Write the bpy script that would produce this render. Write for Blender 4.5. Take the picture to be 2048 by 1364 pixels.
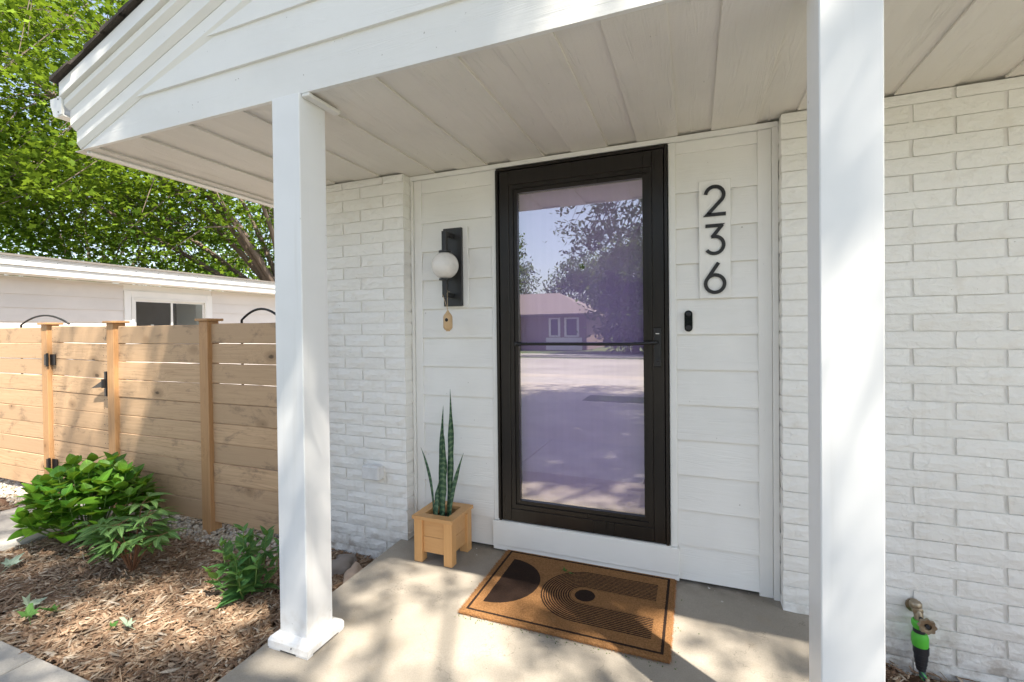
import bpy, math, random
import numpy as np
from mathutils import Vector, Matrix, noise
for o in list(bpy.data.objects): bpy.data.objects.remove(o)
S = bpy.context.scene
COL = S.collection
R = math.radians
rnd = random.Random(7)

# ------------------------------------------------------------------ camera
cd = bpy.data.cameras.new('camera'); cam = bpy.data.objects.new('camera', cd); COL.objects.link(cam)
cd.sensor_width = 36; cd.lens = 924.96/2048*36; cd.shift_y = -14.38/2048; cd.clip_end = 2000; cd.clip_start = 0.05
rt, up, fw = Vector((.93052, .36607, -.01078)), Vector((.00618, .01373, .99989)), Vector((-.36618, .93048, -.01052))
fw.normalize(); rt = fw.cross(up).normalized(); up = rt.cross(fw)
M = Matrix((rt, up, -fw)).transposed().to_4x4(); M.translation = (1.0607, -2.4974, 1.3719)
cam.matrix_world = M
S.camera = cam
# ------------------------------------------------------------------ sky, sun, exposure
SUN = Vector((.46, -.333, 1)).normalized()
W = bpy.data.worlds.new('World'); S.world = W; W.use_nodes = True
nt = W.node_tree; bg = nt.nodes['Background']
sky = nt.nodes.new('ShaderNodeTexSky'); sky.sky_type = 'NISHITA'; sky.sun_disc = False
sky.sun_elevation = math.asin(SUN.z); sky.sun_rotation = math.atan2(SUN.x, SUN.y)
sky.air_density = 1.0; sky.dust_density = 1.5; sky.ozone_density = 1.0
hs = nt.nodes.new('ShaderNodeHueSaturation'); hs.inputs['Saturation'].default_value = .72
nt.links.new(sky.outputs[0], hs.inputs['Color']); nt.links.new(hs.outputs[0], bg.inputs[0]); bg.inputs[1].default_value = 0.115
sl = bpy.data.lights.new('sun', 'SUN'); sl.energy = 5.0; sl.angle = R(.6); sl.color = (1, .92, .80)
so = bpy.data.objects.new('sun', sl); COL.objects.link(so)
so.rotation_euler = (-SUN).to_track_quat('-Z', 'Y').to_euler(); so.location = (6, -6, 14)
S.view_settings.view_transform = 'Standard'; S.view_settings.look = 'None'
S.view_settings.gamma = 1; S.view_settings.use_curve_mapping = False
S.view_settings.exposure = 1.48
S.render.engine = 'CYCLES'
S.cycles.max_bounces = 10; S.cycles.diffuse_bounces = 5; S.cycles.transparent_max_bounces = 12

# ------------------------------------------------------------------ material helpers
class NT:
    def __init__(s, name):
        s.m = bpy.data.materials.new(name); s.m.use_nodes = True; s.t = s.m.node_tree
        s.b = s.t.nodes['Principled BSDF']; s.out = s.t.nodes['Material Output']
    def n(s, typ, **kw):
        x = s.t.nodes.new('ShaderNode'+typ)
        for k, v in kw.items(): setattr(x, k, v)
        return x
    def l(s, a, b): s.t.links.new(a, b)
    def setin(s, sock, v):
        if hasattr(v, 'is_output') or isinstance(v, bpy.types.NodeSocket): s.l(v, sock)
        else: sock.default_value = v
    def math(s, op, a, b=0.0, c=None, clamp=False):
        x = s.n('Math', operation=op); x.use_clamp = clamp
        s.setin(x.inputs[0], a); s.setin(x.inputs[1], b)
        if c is not None: s.setin(x.inputs[2], c)
        return x.outputs[0]
    def vmath(s, op, a, b):
        x = s.n('VectorMath', operation=op); s.setin(x.inputs[0], a); s.setin(x.inputs[1], b); return x.outputs[0]
    def noise(s, vec, scale, detail=4, rough=.55, dist=0):
        x = s.n('TexNoise'); s.l(vec, x.inputs['Vector'])
        x.inputs['Scale'].default_value = scale; x.inputs['Detail'].default_value = detail
        x.inputs['Roughness'].default_value = rough; x.inputs['Distortion'].default_value = dist
        return x.outputs['Fac']
    def coords(s, scale=(1, 1, 1), rand=40.0):
        tc = s.n('TexCoord'); v = tc.outputs['Object']
        if rand:
            oi = s.n('ObjectInfo'); r = s.math('MULTIPLY', oi.outputs['Random'], rand)
            c = s.n('CombineXYZ'); s.l(r, c.inputs[0]); s.l(r, c.inputs[1]); s.l(r, c.inputs[2])
            v = s.vmath('ADD', v, c.outputs[0])
        if scale != (1, 1, 1): v = s.vmath('MULTIPLY', v, scale)
        return v
    def mix(s, f, a, b, mode='MIX'):
        x = s.n('MixRGB', blend_type=mode); s.setin(x.inputs[0], f)
        for i, c in ((1, a), (2, b)):
            if isinstance(c, (tuple, list)): c = tuple(c)+(1,) if len(c) == 3 else c
            s.setin(x.inputs[i], c)
        return x.outputs[0]
    def smooth(s, v, a, b, to0=0., to1=1.):
        x = s.n('MapRange', interpolation_type='SMOOTHSTEP'); s.setin(x.inputs[0], v)
        x.inputs[1].default_value = a; x.inputs[2].default_value = b; x.inputs[3].default_value = to0; x.inputs[4].default_value = to1
        return x.outputs[0]
    def col(s, c):
        if isinstance(c, tuple): s.b.inputs['Base Color'].default_value = c+(1,)
        else: s.l(c, s.b.inputs['Base Color'])
    def rough(s, r): s.setin(s.b.inputs['Roughness'], r)
    def bump(s, h, strength=.3, dist=.01, prev=None):
        x = s.n('Bump'); x.inputs['Strength'].default_value = strength; x.inputs['Distance'].default_value = dist
        s.l(h, x.inputs['Height'])
        if prev is not None: s.l(prev, x.inputs['Normal'])
        s.l(x.outputs[0], s.b.inputs['Normal']); return x.outputs[0]
    def rand(s):
        return s.n('ObjectInfo').outputs['Random']
    def sep(s, v):
        x = s.n('SeparateXYZ'); s.l(v, x.inputs[0]); return x.outputs

def painted_board(name, base, axis, bump=.35, rough=.45, var=.02, dirt=.05):
    """painted engineered siding with embossed wood grain running along an axis (0 x, 1 y, 2 z)"""
    k = NT(name); sc = [38, 38, 38]; sc[axis] = 2.2
    v = k.coords(tuple(sc)); g = k.noise(v, 1.0, 5, .6, .9)
    sc2 = [14, 14, 14]; sc2[axis] = 1.1
    g2 = k.noise(k.coords(tuple(sc2), 73.), 1.0, 2, .5, 1.6)
    rings = k.math('SINE', k.math('MULTIPLY', g2, 60.)); rings = k.math('MULTIPLY', rings, k.smooth(g2, .48, .62))
    fine = k.noise(k.coords(), 160, 3)
    h = k.math('ADD', k.math('ADD', k.math('MULTIPLY', g, 1.0), k.math('MULTIPLY', rings, .22)), k.math('MULTIPLY', fine, .28))
    k.bump(h, bump, .004)
    blot = k.noise(k.coords((1, 1, 1)), 2.3, 4)
    dk = tuple(c*(1-dirt) for c in base); lt = tuple(min(1, c*(1+var)) for c in base)
    c = k.mix(k.smooth(blot, .35, .7), lt, dk)
    speck = k.smooth(k.noise(k.coords(), 55, 1), .80, .83)
    c = k.mix(k.math('MULTIPLY', speck, .6), c, (.25, .22, .18))
    k.col(c); k.rough(k.smooth(g, .2, .8, rough-.07, rough+.12)); return k.m

WHITE = (.80, .79, .76)
m_siding = painted_board('painted_siding', WHITE, 0)
m_soffit = painted_board('painted_soffit', (.77, .735, .675), 1, .75, .5)
m_trimz = painted_board('painted_trim_upright', (.81, .80, .77), 2, .2)
m_trimx = painted_board('painted_trim', (.81, .80, .77), 0, .2)

def gp_v(k): return k.n('NewGeometry').outputs['Position']
def smooth_white(name, base, rough, seam=False):
    k = NT(name); v = k.coords()
    b = k.noise(v, 3, 3); c = k.mix(k.smooth(b, .4, .75), base, tuple(x*.95 for x in base))
    pz = k.sep(gp_v(k)); c = k.mix(k.math('MULTIPLY', k.smooth(pz[2], .05, .30, 1, 0), k.smooth(k.noise(v, 18, 5, .65), .42, .7, 0, .5)), c, (.50, .44, .36))
    c = k.mix(k.smooth(k.noise(k.vmath('MULTIPLY', v, (26, 26, 1.0)), 1, 3), .56, .75, 0, .16), c, (.58, .55, .5))
    sp = k.smooth(k.noise(v, 38, 1), .80, .84); c = k.mix(k.math('MULTIPLY', sp, .5), c, (.35, .32, .28))
    k.col(c); k.rough(rough); k.bump(k.noise(v, 9, 2), .05, .004); return k.m
m_column = smooth_white('column_vinyl', (.82, .82, .81), .35)
m_metalwhite = smooth_white('gutter_aluminium', (.80, .79, .75), .3)

def brick_mat():
    k = NT('painted_rock_face_brick'); v = k.coords()
    n1 = k.noise(v, 26, 5, .62, .8); n2 = k.noise(v, 7, 3, .5, .5)
    vo = k.n('TexVoronoi'); k.l(k.vmath('MULTIPLY', v, (1, 1, 1.8)), vo.inputs['Vector']); vo.inputs['Scale'].default_value = 28
    h = k.math('ADD', k.math('MULTIPLY', n1, .9), k.math('MULTIPLY', n2, .7)); h = k.math('ADD', h, k.math('MULTIPLY', vo.outputs['Distance'], .35))
    k.bump(h, .65, .011)
    tc = k.n('TexCoord'); oi = k.n('ObjectInfo')
    tint = k.mix(oi.outputs['Random'], (.83, .82, .79), (.79, .775, .74))
    c = k.mix(k.smooth(k.noise(v, 11, 4), .55, .75, 0, .35), tint, (.68, .63, .55))
    gp = k.sep(k.n('NewGeometry').outputs['Position']); low = k.smooth(gp[2], -.06, .22, 1, 0)
    gr_ = k.math('MULTIPLY', low, k.smooth(k.noise(v, 12, 5, .65), .40, .68, 0, .75)); c = k.mix(gr_, c, (.33, .27, .21))
    runs = k.smooth(k.noise(k.vmath('MULTIPLY', gp_v(k), (14, 14, 1.1)), 1, 4, .6), .60, .78, 0, .28); c = k.mix(runs, c, (.58, .54, .47))
    pits = k.smooth(k.noise(v, 70, 2), .76, .80); c = k.mix(k.math('MULTIPLY', pits, .7), c, (.2, .17, .14))
    k.col(c); k.rough(.62); return k.m
m_brick = brick_mat()
def mortar_mat():
    k = NT('painted_mortar'); v = k.coords(rand=0)
    c = k.mix(k.smooth(k.noise(v, 9, 3), .5, .75), (.80, .785, .75), (.72, .69, .64)); k.col(c); k.rough(.8)
    k.bump(k.noise(v, 60, 4), .4, .004); return k.m
m_mortar = mortar_mat()

def wood(name, base, dark, axis=0, knots=1.0, grain=1.0, rough=.6, smudge=.0, vary=.25):
    k = NT(name); oi = k.n('ObjectInfo')
    v = k.coords((1, 1, 1), 37.)
    st = [1, 1, 1]; ac = [1.7, 1.7, 1.7]; ac[axis] = 1.0
    vo = k.n('TexVoronoi'); k.l(k.vmath('MULTIPLY', v, tuple(ac)), vo.inputs['Vector']); vo.inputs['Scale'].default_value = 2.3
    d = vo.outputs['Distance']
    dn = k.math('ADD', d, k.math('MULTIPLY', k.math('SUBTRACT', k.noise(v, 16, 3), .5), .12))
    bend = k.math('MULTIPLY', k.smooth(dn, .0, .34, 1, 0), .16*knots)
    cb = k.n('CombineXYZ')
    for i in range(3): 
        if i != axis: k.l(bend, cb.inputs[i])
    vb = k.vmath('ADD', v, cb.outputs[0])
    sc = [75, 75, 75]; sc[axis] = 2.2
    g = k.noise(k.vmath('MULTIPLY', vb, tuple(sc)), 1.0, 4, .6, .6)
    sc = [11, 11, 11]; sc[axis] = .7
    g2 = k.noise(k.vmath('MULTIPLY', vb, tuple(sc)), 1.0, 3, .5, 1.2)
    ring = k.math('ABSOLUTE', k.math('SINE', k.math('MULTIPLY', g2, 34.)))
    f = k.math('ADD', k.math('MULTIPLY', k.smooth(g, .3, .75), .5*grain), k.math('MULTIPLY', k.smooth(ring, .0, .5, 1, 0), .3*grain), clamp=True)
    c = k.mix(f, base, dark)
    c = k.mix(k.math('MULTIPLY', oi.outputs['Random'], vary), c, tuple(x*.72 for x in base))
    if smudge:
        sm = k.smooth(k.noise(k.vmath('MULTIPLY', v, (1.6, 1.6, 3)), 2.6, 8, .72, .5), .53, .70, 0, smudge)
        sm = k.math('MULTIPLY', sm, k.smooth(g, .25, .6, .35, 1))
        c = k.mix(sm, c, (.20, .135, .085))
    kn = k.smooth(dn, .03, .085, 1, 0)
    kn = k.math('MULTIPLY', kn, knots*.9, clamp=True)
    c = k.mix(kn, c, tuple(x*.33 for x in dark))
    halo = k.smooth(dn, .08, .2, .45*knots, 0); c = k.mix(k.math('MULTIPLY', halo, k.math('SUBTRACT', 1., kn)), c, tuple(x*.7 for x in dark))
    k.col(c); k.rough(rough); k.bump(k.math('ADD', g, k.math('MULTIPLY', kn, .8)), .25, .003); return k.m
m_fence = wood('cedar_fence_board', (.64, .43, .255), (.36, .22, .115), 0, 1.2, 1.1, .7, .85, 1.0)
m_post = wood('cedar_post', (.50, .285, .13), (.31, .155, .065), 2, .8, .9, .6, .0, .2)
m_planterz = wood('planter_pine_leg', (.66, .37, .15), (.50, .25, .09), 2, .6, .55, .5, 0, .12)
m_planterx = wood('planter_pine_panel', (.64, .36, .15), (.48, .24, .09), 0, .4, .6, .5, 0, .3)

def concrete(name, base, sc=1.0, splat=False):
    k = NT(name); v = k.coords(rand=13.)
    a = k.noise(v, 1.7*sc, 6, .6); b = k.noise(v, 190, 3); c2 = k.noise(v, 14, 4)
    c = k.mix(k.smooth(a, .3, .72), tuple(x*1.10 for x in base), tuple(x*.80 for x in base))
    c = k.mix(k.smooth(b, .35, .7, 0, .3), c, tuple(x*.55 for x in base))
    c = k.mix(k.smooth(c2, .55, .75, 0, .25), c, (base[0]*.8, base[1]*.72, base[2]*.6))
    sp = k.smooth(k.noise(v, 44, 1), .79, .81); c = k.mix(k.math('MULTIPLY', sp, .7), c, (.10, .07, .04))
    if splat:
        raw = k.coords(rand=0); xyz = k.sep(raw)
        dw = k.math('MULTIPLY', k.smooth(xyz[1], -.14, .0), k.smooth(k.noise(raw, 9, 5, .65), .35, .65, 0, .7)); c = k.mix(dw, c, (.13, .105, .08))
        st_ = k.smooth(k.noise(k.vmath('ADD', raw, (5, 2, 0)), 2.2, 6, .62), .54, .70, 0, .32); c = k.mix(st_, c, (.25, .215, .17))
        ck = k.math('ABSOLUTE', k.math('SUBTRACT', k.noise(raw, 1.3, 6, .6), .5)); c = k.mix(k.math('MULTIPLY', k.smooth(ck, .0, .0022, .5, 0), k.smooth(k.noise(raw, .9, 2), .52, .56)), c, (.12, .10, .08))
        msk = k.math('MAXIMUM', k.smooth(xyz[1], -.32, .0), 0.)
        w = k.smooth(k.noise(k.vmath('MULTIPLY', raw, (1, 1.4, 1)), 30, 3, .6), .69, .715)
        c = k.mix(k.math('MULTIPLY', msk, w), c, (.74, .73, .70))
    k.col(c); k.rough(.85); k.bump(k.math('ADD', b, k.math('MULTIPLY', c2, .6)), .25, .003); return k.m
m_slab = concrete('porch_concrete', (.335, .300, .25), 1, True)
m_paver = concrete('paving_concrete', (.42, .40, .365), 2)
m_drive = concrete('driveway_concrete', (.46, .42, .36), .5)
m_bounce = concrete('bounce_paving_concrete', (.30, .25, .21), .5)  # colour of the added sheet that bounces warm light
m_asph = concrete('street_asphalt', (.36, .34, .31), .3)

def simple(name, c, rough=.5, metal=0, bump=0, bs=40, spec=None):
    k = NT(name); k.col(c); k.rough(rough); k.b.inputs['Metallic'].default_value = metal
    v = k.coords()
    cc = k.mix(k.smooth(k.noise(v, bs*.3, 4), .35, .75), c, tuple(x*.82 for x in c)); k.col(cc)
    if bump: k.bump(k.noise(v, bs, 4), bump, .003)
    return k.m
m_lampblack = simple('black_powder_coat', (.022, .022, .023), .42, 0, .15, 200)
m_black = simple('black_metal', (.018, .018, .02), .35, .2, .05, 200)
m_numeral = simple('black_numeral', (.015, .015, .015), .45)
m_iron = simple('wrought_iron', (.03, .03, .03), .5, .4, .2, 120)
m_globe = simple('opal_glass', (.78, .75, .72), .12)
m_mulchsoil = simple('mulch_soil', (.115, .062, .035), .95, 0, .8, 60)
m_soil = simple('potting_soil', (.05, .035, .025), .95, 0, .8, 80)
m_rock = simple('grey_fieldstone', (.27, .235, .21), .85, 0, .7, 30)
m_rock2 = simple('tan_fieldstone', (.46, .35, .27), .85, 0, .7, 30)
m_brass = simple('aged_brass', (.36, .30, .22), .38, .8, .5, 60)
m_hgreen = simple('hose_green_plastic', (.10, .52, .05), .4)
m_hblack = simple('hose_black_rubber', (.02, .022, .028), .5)
m_box = simple('grey_white_plastic', (.74, .74, .74), .4)
m_bell = simple('doorbell_black_plastic', (.010, .012, .014), .12)
m_dark = simple('dark_gap', (.03, .028, .025), .9)
m_shingle = simple('asphalt_shingle', (.075, .060, .050), .95, 0, .9, 140)
m_roofedge = simple('weathered_roof_edge', (.22, .20, .18), .9, 0, .6, 80)
m_birch = wood('turned_birch', (.62, .43, .24), (.45, .28, .14), 2, .3, .8, .5, 0, 0)
m_string = simple('jute_string', (.55, .42, .28), .9)
m_bark = simple('tree_bark', (.16, .12, .095), .95, 0, 1.0, 22)
m_stem = simple('green_stem', (.13, .22, .05), .6)
m_redstem = simple('reddish_stem', (.22, .10, .05), .6)
m_brown = simple('brown_roof', (.20, .165, .155), .9, 0, .5, 60)
m_redbrick = simple('tan_brick_far', (.26, .19, .16), .9, 0, .3, 60)

def bronze_mat():
    k = NT('dark_bronze_door_frame'); v = k.coords(rand=0)
    st = k.noise(k.vmath('MULTIPLY', v, (60, 60, 2)), 1, 3)
    c = k.mix(k.smooth(st, .3, .8), (.017, .0145, .013), (.022, .018, .0155)); k.col(c)
    k.b.inputs['Metallic'].default_value = .35; k.rough(k.smooth(st, .2, .8, .27, .32)); k.bump(k.noise(v, 240, 2), .06, .002); return k.m
m_bronze = bronze_mat()
def lavender():
    k = NT('lavender_front_door'); v = k.coords(rand=0)
    st = k.noise(k.vmath('MULTIPLY', v, (40, 40, 1.5)), 1, 3)
    k.col(k.mix(k.smooth(st, .3, .7), (.56, .44, .72), (.52, .41, .69))); k.rough(.4); return k.m
m_lav = lavender()
def glass_mat(name, refl, tint):
    k = NT(name); t = k.t
    tr = k.n('BsdfTransparent'); tr.inputs[0].default_value = tint+(1,)
    gl = k.n('BsdfGlossy'); gl.inputs['Roughness'].default_value = .0; gl.inputs[0].default_value = (1, .97, 1, 1)
    lw = k.n('LayerWeight'); lw.inputs[0].default_value = .35
    f = k.math('ADD', k.math('MULTIPLY', lw.outputs['Fresnel'], .45), refl, clamp=True)
    v = k.coords(rand=0)
    bm = k.n('Bump'); bm.inputs['Strength'].default_value = .02; bm.inputs['Distance'].default_value = .002
    k.l(k.noise(v, 2.0, 1), bm.inputs['Height']); k.l(bm.outputs[0], gl.inputs['Normal'])
    mx = k.n('MixShader'); k.l(f, mx.inputs[0]); k.l(tr.outputs[0], mx.inputs[1]); k.l(gl.outputs[0], mx.inputs[2])
    k.l(mx.outputs[0], k.out.inputs[0]); return k.m
m_glass = glass_mat('storm_door_glass', .34, (.95, .93, .98))
m_wglass = glass_mat('window_glass', .08, (.75, .8, .8))
m_interior = simple('dark_room', (.06, .06, .06), .9)

def leaf_mat(name, c1, c2, trans=.45, rough=.5, under=None, attr=True, veins=False):
    k = NT(name); t = k.t
    if attr:
        at = k.n('Attribute'); at.attribute_name = 'var'; f = at.outputs['Fac']
    else: f = k.rand()
    c = k.mix(f, c1, c2)
    if veins:
        v = k.coords(rand=0); xyz = k.sep(v)
        ax = k.math('ABSOLUTE', xyz[0])
        rib = k.math('ABSOLUTE', k.math('SINE', k.math('MULTIPLY', k.math('SUBTRACT', xyz[1], k.math('MULTIPLY', ax, .7)), 260.)))
        vn = k.math('MAXIMUM', k.smooth(rib, 0, .35, .35, 0), k.smooth(ax, .0006, .0022, .7, 0))
        c = k.mix(vn, c, tuple(min(1, x*1.9) for x in c2))
        k.bump(k.smooth(rib, 0, .6), .35, .002)
    k.col(c); k.rough(rough); k.b.inputs['Specular IOR Level'].default_value = .35 if veins else .15
    tl = k.n('BsdfTranslucent'); tcl = k.mix(.5, c, (.30, .42, .03)); k.l(tcl, tl.inputs[0])
    mx = k.n('MixShader'); mx.inputs[0].default_value = trans
    k.l(k.b.outputs[0], mx.inputs[1]); k.l(tl.outputs[0], mx.inputs[2]); k.l(mx.outputs[0], k.out.inputs[0]); return k.m
m_maple = leaf_mat('maple_leaf', (.012, .050, .004), (.20, .30, .020), .36)
m_far = leaf_mat('far_tree_leaf', (.02, .085, .006), (.22, .33, .03), .40)
m_locust = leaf_mat('shade_tree_leaf', (.04, .085, .02), (.09, .15, .035), .35)
m_conifer = leaf_mat('street_tree_leaf', (.03, .07, .025), (.09, .14, .045), .3)
m_hyd = leaf_mat('hydrangea_leaf', (.035, .14, .012), (.12, .27, .025), .38, .42, attr=False, veins=True)
m_hyd2 = leaf_mat('hydrangea_inner_leaf', (.035, .14, .012), (.12, .27, .025), .38, .42, attr=False)
m_peony = leaf_mat('peony_leaf', (.08, .19, .05), (.16, .29, .09), .3, .5, attr=False, veins=True)
m_phlox = leaf_mat('phlox_leaf', (.045, .15, .05), (.10, .22, .06), .35, .45, attr=False, veins=True)
m_fallen = leaf_mat('fallen_leaf_green', (.05, .14, .03), (.10, .22, .06), .25, .55, attr=False)
m_silver = leaf_mat('fallen_leaf_silver_underside', (.44, .54, .42), (.36, .46, .34), .2, .6, attr=False)

def snake_mat():
    k = NT('snake_plant_leaf'); v = k.coords(rand=5.)
    xyz = k.sep(v); n = k.noise(k.vmath('MULTIPLY', v, (30, 30, 12)), 1, 3)
    b = k.math('SINE', k.math('ADD', k.math('MULTIPLY', xyz[2], 190.), k.math('MULTIPLY', n, 14.)))
    c = k.mix(k.smooth(b, -.1, .6), (.03, .085, .045), (.11, .19, .10)); k.col(c); k.rough(.38); k.bump(n, .15, .003); return k.m
m_snake = snake_mat()

def vcol_mat(name, stops, rough=.85, bs=200):
    k = NT(name); at = k.n('Attribute'); at.attribute_name = 'var'
    cr = k.n('ValToRGB'); k.l(at.outputs['Fac'], cr.inputs[0]); el = cr.color_ramp.elements
    el[0].position = 0; el[0].color = stops[0]+(1,); el[1].position = 1; el[1].color = stops[-1]+(1,)
    for i, s in enumerate(stops[1:-1]):
        e = el.new((i+1)/(len(stops)-1)); e.color = s+(1,)
    v = k.coords(rand=0); n = k.noise(v, bs, 3)
    k.col(k.mix(k.smooth(n, .3, .7, 0, .35), cr.outputs[0], (.10, .06, .035))); k.rough(rough); return k.m
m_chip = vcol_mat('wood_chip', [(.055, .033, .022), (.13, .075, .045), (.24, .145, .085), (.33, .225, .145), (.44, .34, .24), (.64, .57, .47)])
m_pebble = vcol_mat('pebble', [(.30, .24, .17), (.46, .38, .28), (.56, .50, .41), (.60, .53, .42), (.38, .35, .32), (.68, .64, .57)], .7, 60)
m_grass = vcol_mat('grass_blade', [(.05, .10, .02), (.09, .16, .03), (.13, .20, .05)], .7)
def lawn_mat():
    k = NT('lawn'); v = k.coords(rand=0)
    c = k.mix(k.smooth(k.noise(v, .35, 5), .3, .7), (.075, .125, .03), (.13, .16, .055)); c = k.mix(k.smooth(k.noise(v, 40, 3), .3, .7, 0, .5), c, (.03, .06, .015))
    k.col(c); k.rough(.9); k.bump(k.noise(v, 30, 3), .6, .03); return k.m
m_lawn = lawn_mat()

def mat_coir():
    k = NT('coir_doormat'); v = k.coords(rand=0); X = k.sep(v); x, y = X[0], X[1]
    n = k.noise(v, 130, 3); nb = k.noise(v, 420, 2)
    jx = k.math('ADD', x, k.math('MULTIPLY', k.math('SUBTRACT', n, .5), .006)); jy = k.math('ADD', y, k.math('MULTIPLY', k.math('SUBTRACT', k.noise(k.vmath('ADD', v, (3, 3, 3)), 130, 3), .5), .006))
    def lt(a, b): return k.math('LESS_THAN', a, b)
    def gt(a, b): return k.math('GREATER_THAN', a, b)
    def AND(*a):
        r = a[0]
        for q in a[1:]: r = k.math('MULTIPLY', r, q)
        return r
    # border: distance to the rectangle edge
    hx, hy = .4575, .309
    ax = k.math('SUBTRACT', hx, k.math('ABSOLUTE', jx)); ay = k.math('SUBTRACT', hy, k.math('ABSOLUTE', jy))
    e = k.math('MINIMUM', ax, ay)
    border = AND(gt(e, .024), lt(e, .036))
    # half disc, flat side left
    dx = k.math('ADD', jx, .382); r = k.math('SQRT', k.math('ADD', k.math('MULTIPLY', dx, dx), k.math('MULTIPLY', jy, jy)))
    disc = AND(gt(dx, 0.), lt(r, .207))
    # arch of fine lines with long legs to the right, and the dot
    cx = k.math('ADD', jx, -.055); yy = jy
    rr = k.math('SQRT', k.math('ADD', k.math('MULTIPLY', cx, cx), k.math('MULTIPLY', yy, yy)))
    ayy = k.math('ABSOLUTE', yy); right = gt(cx, 0.)
    d = k.math('ADD', k.math('MULTIPLY', right, ayy), k.math('MULTIPLY', k.math('SUBTRACT', 1., right), rr))
    st = k.math('FRACT', k.math('MULTIPLY', k.math('SUBTRACT', d, .066), 1/.0118))
    arch = AND(gt(d, .064), lt(d, .209), lt(cx, .325), gt(st, .42))
    dot = lt(k.math('SQRT', k.math('ADD', k.math('POWER', k.math('ADD', cx, -.004), 2.), k.math('MULTIPLY', k.math('MULTIPLY', yy, yy), 1.))), .048)
    msk = k.math('MAXIMUM', k.math('MAXIMUM', border, disc), k.math('MAXIMUM', arch, dot))
    msk = k.math('MULTIPLY', msk, k.smooth(nb, .25, .4, .75, .97))
    c = k.mix(k.smooth(n, .3, .7), (.29, .152, .066), (.18, .086, .034)); c = k.mix(k.smooth(nb, .4, .7, 0, .5), c, (.46, .235, .09))
    c = k.mix(msk, c, (.022, .014, .012)); k.col(c); k.b.inputs['Specular IOR Level'].default_value = .1; k.rough(.95); k.bump(k.math('ADD', n, nb), .9, .006); return k.m
m_coir = mat_coir()
m_fibre = simple('coir_fibre', (.34, .16, .06), .95)

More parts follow.
